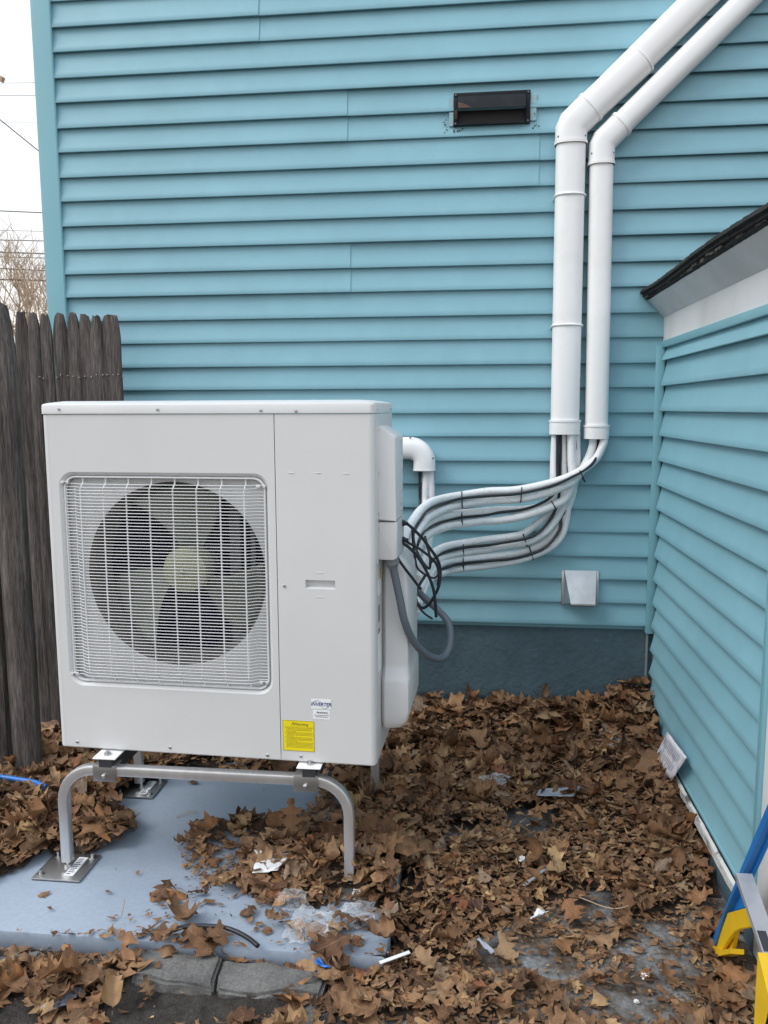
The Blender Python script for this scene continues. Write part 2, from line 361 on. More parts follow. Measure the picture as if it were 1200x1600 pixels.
# side wall of the house going back from the left corner
for r in range(22):
    pass
obj('side_wall', MB().box(-1.884, -1.70, .23, 5., Z0-.02, ZT), m_side2, house)

# the black exhaust hood with its patched siding
v0, v1, v2, v3 = [(-0.097,-0.02,2.7473),(0.2103,-0.02,2.7457),(0.2128,-0.02,2.6188),(-0.0908,-0.02,2.6189)]
vh = thing('exhaust_hood', 'black rusty rectangular exhaust hood high on the teal wall', 'vent hood', ((v0[0]+v1[0])/2, -.02, v3[2]))
x0, x1, zt, zb = v0[0], v1[0], (v0[2]+v1[2])/2, (v2[2]+v3[2])/2
fl = .012
obj('flange', MB().box(x0, x1, -.026, -.012, zt-.016, zt, .001).box(x0, x0+.017, -.0262, -.012, zb, zt-.0165, .001).box(x1-.019, x1, -.0262, -.012, zb, zt-.0165, .001), m_blackmetal, vh)
zc = zb+(zt-zb)*.44
hood = [(x0+.017, -.027, zt-.014), (x0+.017, -.060, zc), (x1-.019, -.060, zc), (x1-.019, -.027, zt-.014)]
hm = MB(); t = .002
hm.add(hood+[(x, y, z-t) for x, y, z in hood], [(0, 1, 2, 3), (4, 7, 6, 5), (0, 4, 5, 1), (1, 5, 6, 2), (2, 6, 7, 3), (3, 7, 4, 0)])
for xx in (x0+.017, x1-.0205):
    hm.prism([(xx, -.027, zt-.015), (xx, -.0595, zc-.001), (xx, -.027, zb+.01)], (.0015, 0, 0))
obj('hood_cover', hm, m_blackmetal, vh)
obj('throat', MB().box(x0+.0185, x1-.0205, -.0165, -.0155, zb+.004, zt-.02), m_dark, vh)
obj('bottom_lip', MB().box(x0+.019, x1-.021, -.034, -.017, zb+.001, zb+.007), m_blackmetal, vh)
rs = MB(); rs.prism([(x0+.0155, -.0285, zc+.012), (x0+.0155, -.0285, zc-.03), (x0+.004, -.0285, zc-.03), (x0+.004, -.0285, zc)], (0, .001, 0))
rs.prism([(x0+.019, -.0612, zc+.001), (x0+.075, -.0612, zc+.001), (x0+.04, -.0545, zc+.02), (x0+.019, -.0515, zc+.026)], (0, .001, 0))
obj('rust_patch', rs, m_rust, vh, 'rust coloured lower left corner of the hood')
for xx, zz in ((x0+.008, zt-.008), (x1-.009, zt-.008), (x1-.009, zb+.01), (x0+.008, zb+.01)):
    obj('screw', MB().lathe([(0, .0025), (.003, .002), (.004, 0)], (xx, -.0262, zz), (0, -1, 0), 8), m_gray, vh)
m_patch = M('patched_vinyl', (.27, .45, .49), .6, col2=(.34, .36, .33), vscale=45, ramp=(.5, .75), bump=.3)
for xa, xb, za, zb_ in ((x0-.018, x0-.001, zc+.008, zt-.018), (x0-.018, x0-.001, zb+.003, zc+.0), (x1+.001, x1+.026, zc+.022, zt-.014), (x1+.001, x1+.025, zb+.012, zc+.013)):
    obj('siding_patch', MB().box(xa, xb, -.0195, -.0125, za, zb_), m_patch, house, 'pale cut patch of siding beside the black hood')
dm = MB()
for i in range(26):
    a = random.choice([x0-.03-random.random()*.02, x0-.005+random.random()*.05, x1+.005+random.random()*.03]); zz = random.choice([zb-.006-random.random()*.02, zb+random.random()*.07])
    w_ = .002+random.random()*.006; dm.box(a, a+w_, -.0205, -.0165, zz, zz+.001+random.random()*.004)
o_ = obj('caulk_crumb', dm, m_rust, vh); o_['kind'] = 'stuff'

# steel dryer hood low on the wall
d0, d1, d2, d3 = [(0.3888,-0.03,0.7893),(0.5148,-0.03,0.7972),(0.5245,-0.03,0.6491),(0.3896,-0.03,0.6459)]
dv = thing('dryer_hood', 'small galvanised steel dryer vent hood low on the teal wall', 'vent hood', ((d0[0]+d1[0])/2, -.02, d3[2]))
xa, xb = (0.3807,-0.02,0.7196)[0], (0.5372,-0.02,0.7229)[0]; za, zb2 = d0[2], (0.4586,-0.02,0.6422)[2]
for a_, b_, c_ in ((xa, xa+.011, zb2-.005), (xb-.011, xb, zb2-.003)): obj('wall_flange', MB().box(a_, b_, -.030, -.012, c_, za-.002, .001), m_galv, dv)
hx0, hx1 = xa+.011, xb-.012; bx0, bx1 = xa+.034, xb-.020
ft = [(hx0, -.030, za), (hx1, -.030, za), (bx1, -.085, zb2+.014), (bx0, -.085, zb2+.014)]
dm = MB().loops([[ft[0], ft[3]], [ft[1], ft[2]]], closed=False)
dm.add([ft[0], (bx0, -.085, zb2+.014), (hx0, -.028, zb2+.004), ft[1], (bx1, -.085, zb2+.014), (hx1, -.028, zb2+.004)], [(0, 1, 2), (3, 5, 4)])
dm.box(bx0, bx1, -.087, -.084, zb2+.008, zb2+.0145)
dm.box(bx0-.004, hx0, -.03, -.026, zb2+.002, za)
hd = obj('hood_cover', dm, m_galv, dv, smooth=20)
tm = text_mesh('VENT', .030, extr=.0026)
cz = (za+zb2)/2-.004; slope = atan2(.055, za-zb2-.014)
tm.xform(Matrix.Translation(((bx0+bx1)/2+.001, -.0585, cz+.004)) @ Matrix.Rotation(pi/2-slope, 4, 'X'))
obj('embossed_lettering', tm, m_galv, hd, smooth=0)
obj('flap', MB().box(bx0+.002, bx1-.002, -.06, -.03, zb2-.003, zb2+.0), m_gray, dv)

# ------------------------------------------------------------------ the low extension on the right
EX = .765
ext = thing('house_extension', 'low teal sided house extension with black shingled eave at the right', 'house extension', (1.3, -.7, 0))
YE = -1.368
jl = 1.722
EZ0 = .145
def eb(i): return EZ0+E*i
for r in range(8):
    t2 = eb(2*r+2) if r < 7 else eb(15)+.06
    obj('siding_panel', panel(eb(2*r), eb(2*r+1), t2, YE+.012, -.045, 0., 50+r*2.3, 1, EX+.018, 1.35), m_side, ext, smooth=50)
obj('sheathing', MB().box(EX+.02, EX+.10, YE+.002, .003, .02, 1.9), m_side2, ext)
obj('front_wall', MB().box(EX+.101, 2.45, YE-1.18, -.006, -.02, 1.95), m_side2, ext)
obj('end_channel', MB().box(EX-.012, EX+.02, YE-.012, YE+.012, .13, jl-.001, .003).box(EX-.0125, EX-.008, YE+.012, YE+.018, .13, jl-.001), m_side2, ext)
obj('top_channel', MB().box(EX-.006, EX+.012, YE-1.2, -.002, jl, jl+.028, .003), m_side2, ext)
obj('frieze_board', MB().box(EX+.002, EX+.02, YE-1.2, -.003, jl+.0285, 1.86), m_frieze, ext)
sf = [(EX+.001, 1.846), (.700, 1.915), (.704, 1.925), (EX+.001, 1.868)]
obj('soffit_board', MB().prism([(x, YE-1.2, z) for x, z in sf], (0, -YE+1.197, 0)), m_soffit, ext)
def roofpt(a, b): return None
re_ = MB(); n = 300; ls = []
for i in range(n+1):
    y = -.004+(YE-1.2)*i/n; j = .003*noise.noise((y*6, 0, 0))+.002*noise.noise((y*45, 2, 0)); j2 = .003*noise.noise((y*9, 9, 0))+.003*noise.noise((y*60, 4, 0)); sag = .005*sin(y*5)
    ls.append([(.702+j*.5, y, 1.916+j), (.688+j, y, 1.921+j), (.690+j, y, 1.929+sag), (.678+j2, y, 1.931+sag), (.680+j2, y, 1.941+sag), (.668+j, y, 1.944+sag), (.672+j, y, 1.957+sag+.003*noise.noise((y*30, 5, 0))), (2.5, y, 2.76), (2.5, y, 2.73), (.705, y, 1.927)])
re_.loops(ls)
obj('roof', re_, m_shingle, ext, smooth=18)
tb = MB()
for i in range(46):
    y = -.02-i*.054-random.random()*.02; l = .02+random.random()*.05; zz = 1.919+random.random()*.012
    tb.box(.681+random.random()*.01, .694, y-l, y, zz, zz+.003+random.random()*.008)
o_ = obj('tattered_edge', tb, M('tattered_felt', (.10, .09, .075), .95, col2=(.03, .03, .03), vscale=40), ext, 'torn gray felt under the shingle edge'); o_['kind'] = 'stuff'
obj('base_trim', MB().grid(90, 6, lambda a, b: (EX-.014-.0015*noise.noise((a*30, b*2, 0))-.008*min(1, 3*(1-abs(2*b-1))), -.004+(YE+.01)*a, .100+.043*b-.0016*noise.noise((a*26, 7, b)))), m_base, ext)
obj('starter_strip', MB().box(EX-.010, EX+.018, YE, -.004, .1445, .158, .002), m_side2, ext)
obj('foundation', MB().box(EX+.004, EX+.09, YE-1.2, -.003, -.1, .128), m_found, ext)
obj('door_casing', MB().box(EX-.004, EX+.03, YE-.13, YE-.0125, .02, jl-.002, .004).box(EX+.0, EX+.03, YE-1.1, YE-.131, .02, jl-.002), m_white, ext, 'white door casing at the near end')
obj('corner_strip', MB().box(.7465, .7525, -.022, -.004, -.02, Z0-.03), M('strip_paint', (.20, .27, .28), .5), ext)

# ------------------------------------------------------------------ fence
fence = thing('fence', 'weathered gray stockade fence behind the outdoor unit', 'fence', (-1.65, -.3, 0))
def picket(x0, x1, y, z0, z1, tip, seed, th=.022):
    n = 26; ls = []; xc = (x0+x1)/2; hw = (x1-x0)/2; rnd = random.Random(seed)
    jag = [rnd.uniform(-.008, .008) for _ in range(9)]; lean = rnd.uniform(-.005, .005)
    for i in range(n+1):
        t = i/n; z = z0+(z1-z0)*t if i < n else z1
        if i > 16: z = z1-tip*(1-(i-16)/(n-16))
        else: z = z0+(z1-tip-z0)*i/16
        k = 1. if i <= 16 else max(.5, 1-.46*((i-16)/(n-16))**1.8)
        cx = xc+lean*(z-z0)+.0025*noise.noise((seed, z*4, 0)); l = []
        for j, (a, b) in enumerate([(-1, .5), (-.94, -.35), (-.6, -.85), (-.2, -1), (.2, -1), (.6, -.85), (.94, -.35), (1, .5), (0, .6)]):
            g = .10*noise.noise((seed*3.1+j*1.9, z*2.2, j))
            dz = jag[j] if i == n else 0
            l.append((cx+hw*k*a*(1+g*.3), y+th*b*.5*(.6+.4*k)+.004*g, z+dz))
        ls.append(l)
    return MB().loops(ls, True, True, True)
tops = [493, 497, 491, 493, 495, 497, 496, 497, 489, 489]
edges = [(30.5, 51), (52, 69), (69.5, 87.5), (88.5, 109), (107.5, 125.5), (125, 144.5), (142.5, 161), (161, 178), (176.5, 193)]
for k, (a, b) in enumerate(edges):
    pa, pb = {0: None}.get(k, None), None
tp = [(30, 489), (52, 491), (69.5, 493.5), (88.5, 491.5), (107.5, 492), (125, 493), (142.5, 495), (161, 494.5), (176.5, 495)]
XE = [[(-1.8754,-0.3,1.5871),(-1.8179,-0.3,1.5867)], [(-1.8151,-0.3,1.5867),(-1.7675,-0.3,1.5863)], [(-1.7661,-0.3,1.5863),(-1.716,-0.3,1.586)], [(-1.7132,-0.3,1.586),(-1.6563,-0.3,1.5856)], [(-1.6552,-0.31,1.5853),(-1.6055,-0.31,1.5849)], [(-1.612,-0.3,1.5852),(-1.5582,-0.3,1.5849)], [(-1.5588,-0.31,1.5846),(-1.5081,-0.31,1.5842)], [(-1.5128,-0.3,1.5845),(-1.4662,-0.3,1.5842)], [(-1.4657,-0.31,1.5839),(-1.4207,-0.31,1.5836)]]
ZE = [(-1.8162,-0.3,1.8738),(-1.7749,-0.3,1.8706),(-1.7257,-0.3,1.8621),(-1.6704,-0.3,1.8663),(-1.6183,-0.3,1.8655),(-1.5722,-0.3,1.8596),(-1.5235,-0.3,1.8538),(-1.4745,-0.3,1.8555),(-1.4341,-0.3,1.8523)]
for k in range(9):
    obj('picket', picket(XE[k][0][0]-.003, XE[k][1][0]+.003, XE[k][0][1]-(.004 if k % 2 else 0), -.02, ZE[k][2], .10 if k else .15, 20+k*7), m_wood, fence)
# more of the run, to the left outside the frame and behind the tall board
for k in range(3, 10):
    xx = XE[0][0][0]-.052*(k+1); obj('picket', picket(xx, xx+.05, -.3, -.02, 1.87+random.uniform(-.01, .02), .12, 200+k*5), m_wood, fence)
for zz in (1.36, .45): obj('rail', MB().box(-2.45, -1.44, -.282, -.235, zz, zz+.08, .006), m_wood, fence)
for px_, in ():
    pass
NA = [(-1.774,-0.325,1.6141),(-1.7577,-0.325,1.6088),(-1.6995,-0.325,1.611),(-1.6824,-0.325,1.6211),(-1.6522,-0.325,1.6183),(-1.6304,-0.325,1.6156),(-1.6033,-0.325,1.6102),(-1.5784,-0.325,1.6151),(-1.5512,-0.325,1.6124),(-1.5289,-0.325,1.6212),(-1.5018,-0.325,1.6196),(-1.4827,-0.325,1.6208),(-1.4582,-0.325,1.6206),(-1.4365,-0.325,1.6217),(-1.4179,-0.325,1.6138)]
for p_ in NA:
    obj('nail', MB().lathe([(0, .003), (.0026, .002), (.0032, -.006)], (p_[0], p_[1]+.004, p_[2]), (0, -1, 0), 7), m_nail, fence)
post = thing('fence_board', 'tall rough dark weathered board with hewn tip at the left edge', 'fence board', (-1.75, -.76, 0))
b0 = [(-1.6052,-0.76,1.6609),(-1.628,-0.76,0.1644)]
obj('board', picket((-1.6052,-0.76,1.6609)[0]-.110, (-1.628,-0.76,0.1644)[0]+.018, -.76, -.02, 1.850, .23, 71, .07), m_wood, post)
obj('board', picket((-1.6052,-0.76,1.6609)[0]-.25, (-1.6052,-0.76,1.6609)[0]-.124, -.765, -.02, 1.83, .20, 88, .07), m_wood, post)

# ------------------------------------------------------------------ background: bare trees, wires, pole
def bare_tree(loc, h, seed, label, spread=1., lim=2600, thin=.006, lean=(0, 0)):
    rnd = random.Random(seed); mt = MB(); mc = MB(); cnt = [0]
    def limb(p, d, L, r, depth, mb):
        if cnt[0] > lim: return
        cnt[0] += 1
        pts = [p]; q = p.copy(); dd = d.copy(); ns = 4
        for i in range(ns):
            dd = (dd+Vector((rnd.uniform(-.16, .16), rnd.uniform(-.16, .16), rnd.uniform(-.06, .14)))).normalized(); q = q+dd*L/ns; pts.append(q.copy())
        mb.tube(pts, [max(thin*.5, r*(1-.5*i/ns)) for i in range(ns+1)], 4 if depth > 1 else 7, False)
        if depth >= 6 or r < thin*.45: return
        for k in range(rnd.choice([3, 3, 4, 4]) if depth < 4 else rnd.choice([2, 3])):
            t = rnd.uniform(.35, 1); j = min(ns-1, int(t*ns)); b = pts[j].lerp(pts[j+1], t*ns-j) if t < 1 else pts[-1]
            ax = Vector((rnd.uniform(-1, 1), rnd.uniform(-1, 1), rnd.uniform(-.2, .9))).normalized()
            nd = (dd*1.05+ax*.75*spread).normalized()
            limb(b, nd, L*rnd.uniform(.55, .8), max(thin*.45, r*.55), depth+1, mc)
    L0 = h*.28
    base = Vector(loc); dv_ = Vector((lean[0], lean[1], 1)).normalized()
    limb(base, dv_, L0, h*.012, 0, mt)
    t = thing('bare_tree', label, 'tree', loc)
    obj('trunk', mt, m_bark, t, fix=False, smooth=0); obj('crown', mc, m_bark, t, fix=False, smooth=0)
bare_tree((-6.35, 9.0, -.03), 6.4, 5, 'bare brown tree with fanning branches beside the house corner', 1.25, 4200, .0065, (-.16, 0))
bare_tree((-10.4, 15.0, -.03), 8.6, 9, 'distant bare reddish tree beyond the fence, behind the nearer tree', 1.25, 4200, .008, (-.10, 0))
def wire(y, a, b, r, label, sag=.0):
    A, B = Vector(a), Vector(b); D = B-A; A = A-D*2.; B = B+D*3.
    pts = [A.lerp(B, i/24)-Vector((0, 0, sag*(1-(2*i/24-1)**2))) for i in range(25)]
    solo('utility_wire', MB().tube(pts, r, 5), m_wire, label, 'wire', tuple(A), 'utility wires crossing the sky behind the fence')
for a, b, r, lb in (((-10.3761,14,8.5589), (-9.52,14,8.5324), .004, 'topmost faint utility wire against the pale sky'),
                    ((-10.3935,14,8.3087), (-9.5072,14,8.2691), .005, 'second utility wire from the top against the pale sky'),
                    ((-10.4333,14,7.739), (-9.5132,14,7.701), .004, 'faint utility wire crossed by the slanting cable'),
                    ((-10.5627,14,5.8827), (-9.5115,14,5.8102), .011, 'single utility wire at the top of the bare tree'),
                    ((-10.5919,14,5.4636), (-9.536,14,5.414), .005, 'thin utility wire just below the tree top'),
                    ((-10.6064,14,5.2566), (-9.5336,14,5.2078), .010, 'third utility wire across the bare tree'),
                    ((-10.6247,14,4.9934), (-9.5355,14,4.9319), .014, 'fourth utility wire across the bare tree'),
                    ((-10.9359,14.5,4.9939), (-9.8146,14.5,4.9313), .009, 'lower thin wire just under the fourth tree wire'),
                    ((-10.6495,14,4.6384), (-9.5429,14,4.5649), .012, 'second lowest utility wire across the bare tree'),
                    ((-10.666,14,4.4007), (-9.541,14,4.3491), .018, 'lowest and thickest utility wire across the bare tree'),
                    ((-9.2343,12,7.0812), (-8.4445,12,6.4464), .011, 'slanting service cable running down to the right')):
    wire(0, a, b, r, lb)
pa = (-9.7078,13,8.2122)
pole = thing('utility_pole', 'utility pole crossarm tip at the left edge of the sky', 'utility pole', (pa[0]-1.2, 13.0, -.03))
obj('pole', MB().tube([(pa[0]-1.2, 13, -.03), (pa[0]-1.2, 13, pa[2]+2)], .13, 10), m_bark, pole)
obj('crossarm', MB().sweep([(pa[0]-1.25, 13, pa[2]+.62), (pa[0], 13, pa[2])], [(-.05, -.05), (.05, -.05), (.05, .05), (-.05, .05)]), m_bark, pole)

# ------------------------------------------------------------------ outdoor unit
AX, AY, AZ, AA, AH = (-1.2741,-1.2135,0.4395,-0.04035,1.0589)
ac = thing('heat_pump', 'white outdoor heat pump unit with round fan grille on an aluminium stand', 'heat pump', (AX, AY, AZ), AA)
W, D, HB = 1.0, .345, AH-.030
US = .7125
def acw(u, v, w): return (AX+u*cos(AA)-v*sin(AA), AY+u*sin(AA)+v*cos(AA), AZ+w)
g0, g1, h0, h1 = .046, .6935, .2015, .8585        # recess of the fan grille
fu, fw, fr = .3925, .5510, .2790
n = 7; rc = rrect(g0, g1, h0, h1, .045, n)
outer = []
c = ((g0+g1)/2, (h0+h1)/2)
O0, O1, Q0, Q1 = .020, US-.0012, .004, HB-.0015
for u, w in rc:
    du, dw = u-c[0], w-c[1]
    k = min(((O1-c[0]) if du > 0 else (c[0]-O0))/max(1e-6, abs(du)), ((Q1-c[1]) if dw > 0 else (c[1]-Q0))/max(1e-6, abs(dw)))
    outer.append((c[0]+du*k, c[1]+dw*k))
# snap the four nearest points to the true corners
for cu_, cw_ in ((O0, Q0), (O1, Q0), (O0, Q1), (O1, Q1)):
    i = min(range(len(outer)), key=lambda i: (outer[i][0]-cu_)**2+(outer[i][1]-cw_)**2); outer[i] = (cu_, cw_)
circ = [(fu+fr*cos(atan2(w-fw, u-fu)), fw+fr*sin(atan2(w-fw, u-fu))) for u, w in rc]
fine_c = lambda r: [(fu+r*cos(2*pi*k/64), fw+r*sin(2*pi*k/64)) for k in range(64)]
fp = MB()
rin = rrect(g0+.004, g1-.004, h0+.004, h1-.004, .042, n); rin2 = rrect(g0+.010, g1-.010, h0+.010, h1-.010, .037, n)
fp.loops([[(u, .012, w) for u, w in outer], [(u, 0, w) for u, w in outer], [(u, 0, w) for u, w in rc], [(u, .003, w) for u, w in rin], [(u, .010, w) for u, w in rin2], [(u, .022, w) for u, w in rin2]])
obj('front_panel', fp, m_ac, ac, local=True, smooth=12)
# shroud plate with the round opening: dense ring so that the circle is round
def dense(loop, m):
    o = []
    for k in range(m):
        a = 2*pi*k/m; best = None
        for i in range(len(loop)):
            p1, p2 = loop[i], loop[(i+1) % len(loop)]
            d = (cos(a), sin(a)); ex, ey = p2[0]-p1[0], p2[1]-p1[1]; den = d[0]*ey-d[1]*ex
            if abs(den) < 1e-9: continue
            t = ((p1[0]-fu)*ey-(p1[1]-fw)*ex)/den; s_ = ((p1[0]-fu)*d[1]-(p1[1]-fw)*d[0])/den
            if t > 0 and -1e-6 <= s_ <= 1+1e-6: best = t if best is None else max(best, t)
        o.append((fu+cos(a)*best, fw+sin(a)*best))
    return o
dl = dense(rin2, 96)
C = lambda r: [(fu+r*cos(2*pi*k/96), fw+r*sin(2*pi*k/96)) for k in range(96)]
sp = MB(); sp.loops([[(u, .022, w) for u, w in dl], [(u, .024, w) for u, w in C(fr+.012)], [(u, .027, w) for u, w in C(fr)]])
obj('shroud', sp, m_acin, ac, local=True)
bm_ = MB(); bm_.loops([[(u, .0272, w) for u, w in C(fr)], [(u, .036, w) for u, w in C(fr-.005)], [(u, .06, w) for u, w in C(fr-.010)], [(u, .15, w) for u, w in C(fr-.012)], [(u, .165, w) for u, w in C(fr+.0)]])
obj('bellmouth', bm_, m_bell, ac, local=True)
cv = MB(); cv.add([(.03, .30, .03), (US-.02, .30, .03), (US-.02, .30, HB-.02), (.03, .30, HB-.02), (.03, .03, .03), (US-.02, .03, .03), (US-.02, .03, HB-.02), (.03, .03, HB-.02)], [(0, 1, 2, 3), (0, 4, 5, 1), (1, 5, 6, 2), (2, 6, 7, 3), (3, 7, 4, 0)])
obj('coil', cv, m_coil, ac, local=True, smooth=0)
fin = MB()
for k in range(60): fin.box(.05+k*.0105, .0515+k*.0105, .285, .298, .04, HB-.03)
fo = obj('coil_fins', fin, m_coil, ac, local=True, smooth=0); fo['kind'] = 'stuff'
obj('motor_bracket', MB().box(fu+.10, fu+.135, .22, .235, .06, HB-.04).box(fu+.17, fu+.185, .22, .235, .06, HB-.04).box(fu-.10, fu+.10, .225, .235, fw+.04, fw+.055).lathe([(.055, .0), (.055, .07)], (fu, .17, fw), (0, 1, 0), 20, True), m_gray, ac, local=True)
fan = obj('fan', MB().lathe([(0, -.012), (.02, -.011), (.05, -.006), (.068, .004), (.0725, .016), (.0735, .07)], (fu, .085, fw), (0, 1, 0), 32, True), m_hub, ac, local=True, label='pale yellow fan hub with three blades')
obj('spinner_nut', MB().lathe([(0, -.010), (.007, -.009), (.009, .0)], (fu, .075, fw), (0, 1, 0), 8), m_screw, fan, local=True)
for k in range(3):
    b = MB(); a0 = radians((80, 203, 322)[k])
    def bl(s_, t, a0=a0):
        r = .068+(.262-.068)*t; half = radians(20+10*t+3*sin(pi*t)); sw = radians(16)*t
        a = a0+sw+(s_*2-1)*half; v = .148-(s_)*.075*(.65+.35*t)+.010*sin(pi*s_)
        return (fu+r*cos(a), v, fw+r*sin(a))
    b.grid(14, 10, bl); bo = obj('blade', b, m_fan, fan, local=True, smooth=60, fix=False)
    md = bo.modifiers.new('thick', 'SOLIDIFY'); md.thickness = .003
# grille: frame and wires
gr = obj('grille', MB().loops([[(u+du_*.0, v, w) for u, w in rrect(g0+i_, g1-i_, h0+i_, h1-i_, .040-i_*.4, n)] for i_, v in ((.0125, .016), (.012, .008), (.0135, .004), (.0165, .004), (.018, .008), (.0175, .016)) for du_ in (0,)]), m_ac2, ac, local=True)
ga, gb, gc, gd = g0+.015, g1-.015, h0+.015, h1-.015
VW = -.010
def wire_path(a, b, coord):
    d = .052
    return [(a, .007), (a+.030, .006), (a+d, VW), (a+d+.05, VW-.002), ((a+b)/2, VW-.004), (b-d-.05, VW-.002), (b-d, VW), (b-.030, .006), (b, .007)]
hp = [(x, y, 0) for x, y in wire_path(ga, gb, 0)]
hw = None; NH = 63
for i in range(NH):
    w = gc+.020+(gd-gc-.040)*i/(NH-1)
    if hw is None:
        hw = obj('grille_wire', MB().tube(hp, .0013, 6), m_ac2, gr, local=True); hw.location = (0, 0, w)
    else: copyob(hw, gr, (0, 0, w))
vp = [(0, y+.0022, z) for z, y in [(gc, .009), (gc+.018, .008), (gc+.034, VW), (gc+.09, VW-.001), ((gc+gd)/2, VW-.0035), (gd-.09, VW-.001), (gd-.034, VW), (gd-.018, .008), (gd, .009)]]
vw = None
for i in range(8):
    u = g0+(g1-g0)*(i+1)/9
    if vw is None:
        vw = obj('grille_bar', MB().tube(vp, .0025, 6), m_ac2, gr, local=True); vw.location = (u, 0, 0)
    else: copyob(vw, gr, (u, 0, 0))
ev = obj('grille_bar', MB().tube([(0, .009, gc+.03), (0, .009, gd-.03)], .0024, 6), m_ac2, gr, local=True); ev.location = (ga+.002, 0, 0)
copyob(ev, gr, (gb-.002, 0, 0)); copyob(ev, gr, (ga+.030, .001, 0))
for (u, w) in ((0.064,0.8273), (0.6705,0.8215), (0.0628,0.2366), (0.666,0.2382)):
    lug = obj('lug', MB().box(u-.016, u+.012, .001, .006, w-.0045, w+.0045, .001), m_ac2, gr, local=True)
    obj('screw', MB().lathe([(0, .0035), (.0035, .003), (.0055, 0)], (u, .001, w), (0, -1, 0), 10), m_screw, ac, local=True)
sl = MB()
for (a, b) in (((0.2326,0.8507), (0.2727,0.8511)), ((0.4697,0.8519), (0.5104,0.8522)), ((0.2277,0.2103), (0.2691,0.2103)), ((0.4628,0.2131), (0.5029,0.2122))):
    sl.box(a[0], b[0], .0205, .0222, a[1]-.003, a[1]+.003)
for (a, b) in (((0.05,0.6777), (0.0479,0.6426)), ((0.0495,0.4236), (0.0492,0.3835)), ((0.686,0.6735), (0.6852,0.6417)), ((0.6841,0.4272), (0.6832,0.3887))):
    sl.box(a[0]-.0035, a[0]+.0035, .0205, .0222, b[1], a[1])
obj('drain_slot', sl, m_dark, ac, local=True)
# service panel on the right, with handle recess
hx0, hw1 = (0.7957,0.5525); hx1, hw0 = (0.883,0.527)
svp = MB()
q = rrect(hx0, hx1, hw0, hw1, .003, 2); qi = rrect(hx0+.003, hx1-.003, hw0+.006, hw1-.002, .002, 2)
cc = ((hx0+hx1)/2, (hw0+hw1)/2); S0, S1 = US+.0012, W-.016; oq = []
for u, w in q:
    du, dw = u-cc[0], w-cc[1]; k = min(((S1-cc[0]) if du > 0 else (cc[0]-S0))/max(1e-6, abs(du)), ((Q1-cc[1]) if dw > 0 else (cc[1]-Q0))/max(1e-6, abs(dw))); oq.append((cc[0]+du*k, cc[1]+dw*k))
for cu_, cw_ in ((S0, Q0), (S1, Q0), (S0, Q1), (S1, Q1)):
    i = min(range(len(oq)), key=lambda i: (oq[i][0]-cu_)**2+(oq[i][1]-cw_)**2); oq[i] = (cu_, cw_)
for (a_, b_, c_, d_) in ((S0, S1, Q0, hw0), (S0, S1, hw1, Q1), (S0, hx0, hw0, hw1), (hx1, S1, hw0, hw1)):
    svp.add([(a_, 0, c_), (b_, 0, c_), (b_, 0, d_), (a_, 0, d_)], [(0, 1, 2, 3)])
svp.loops([[(hx0, 0, hw0), (hx1, 0, hw0), (hx1, 0, hw1), (hx0, 0, hw1)], [(hx0+.002, .016, hw0+.006), (hx1-.002, .016, hw0+.006), (hx1-.002, .016, hw1-.001), (hx0+.002, .016, hw1-.001)]], cap1=True)
svp.loops([[(S0, .012, Q0), (S1, .012, Q0), (S1, .012, Q1), (S0, .012, Q1)], [(S0, 0, Q0), (S1, 0, Q0), (S1, 0, Q1), (S0, 0, Q1)]])
obj('service_panel', svp, m_ac, ac, local=True)
rd = MB()
for x in (454, 495, 540): pass
for (u, w) in ((0.7599,0.8608), (0.838,0.8615), (0.9191,0.8604)):
    rd.box(u-.008, u+.008, -.0014, .001, w-.0012, w+.0012, .0006)
for (u, w, l) in ((*(0.8395,0.5744), .010), (*(0.8403,0.5031), .013)): rd.box(u-l, u+l, -.0010, .001, w-.0012, w+.0012, .0005)
obj('moulded_ridge', rd, m_ac, ac, local=True)
# rounded corners, sides, back, base
def corner(u0, sgn):
    return [(u0+sgn*.020*(1-sin(pi/2*k/6)), .020*(1-cos(pi/2*k/6)), 0) for k in range(7)]
sd = MB()
lc = [(.020-.020*sin(pi/2*k/6), .020-.020*cos(pi/2*k/6)) for k in range(7)]
path = [(.0205, .012), (.0205, 0)]+lc[0:]+[(0, D), (.004, D)]
sd.loops([[(u, v, w) for u, v in path] for w in (.004, HB-.002)], closed=False)
obj('side_panel', sd, m_ac, ac, local=True)
rcn = [(W-.016+.016*sin(pi/2*k/6), .016-.016*cos(pi/2*k/6)) for k in range(7)]
path = rcn+[(W, .030), (W-.0015, .0305), (W-.0015, .033), (W, .0335), (W, D), (W-.004, D)]
sd = MB().loops([[(u, v, w) for u, v in path] for w in (.004, HB-.002)], closed=False)
obj('side_panel', sd, m_ac, ac, local=True)
obj('back_guard', MB().box(.01, W-.01, D-.004, D+.004, .02, HB-.01), m_gray, ac, local=True)
obj('base_pan', MB().box(.006, W-.006, .004, D-.002, -.002, .02, .004), m_ac, ac, local=True)
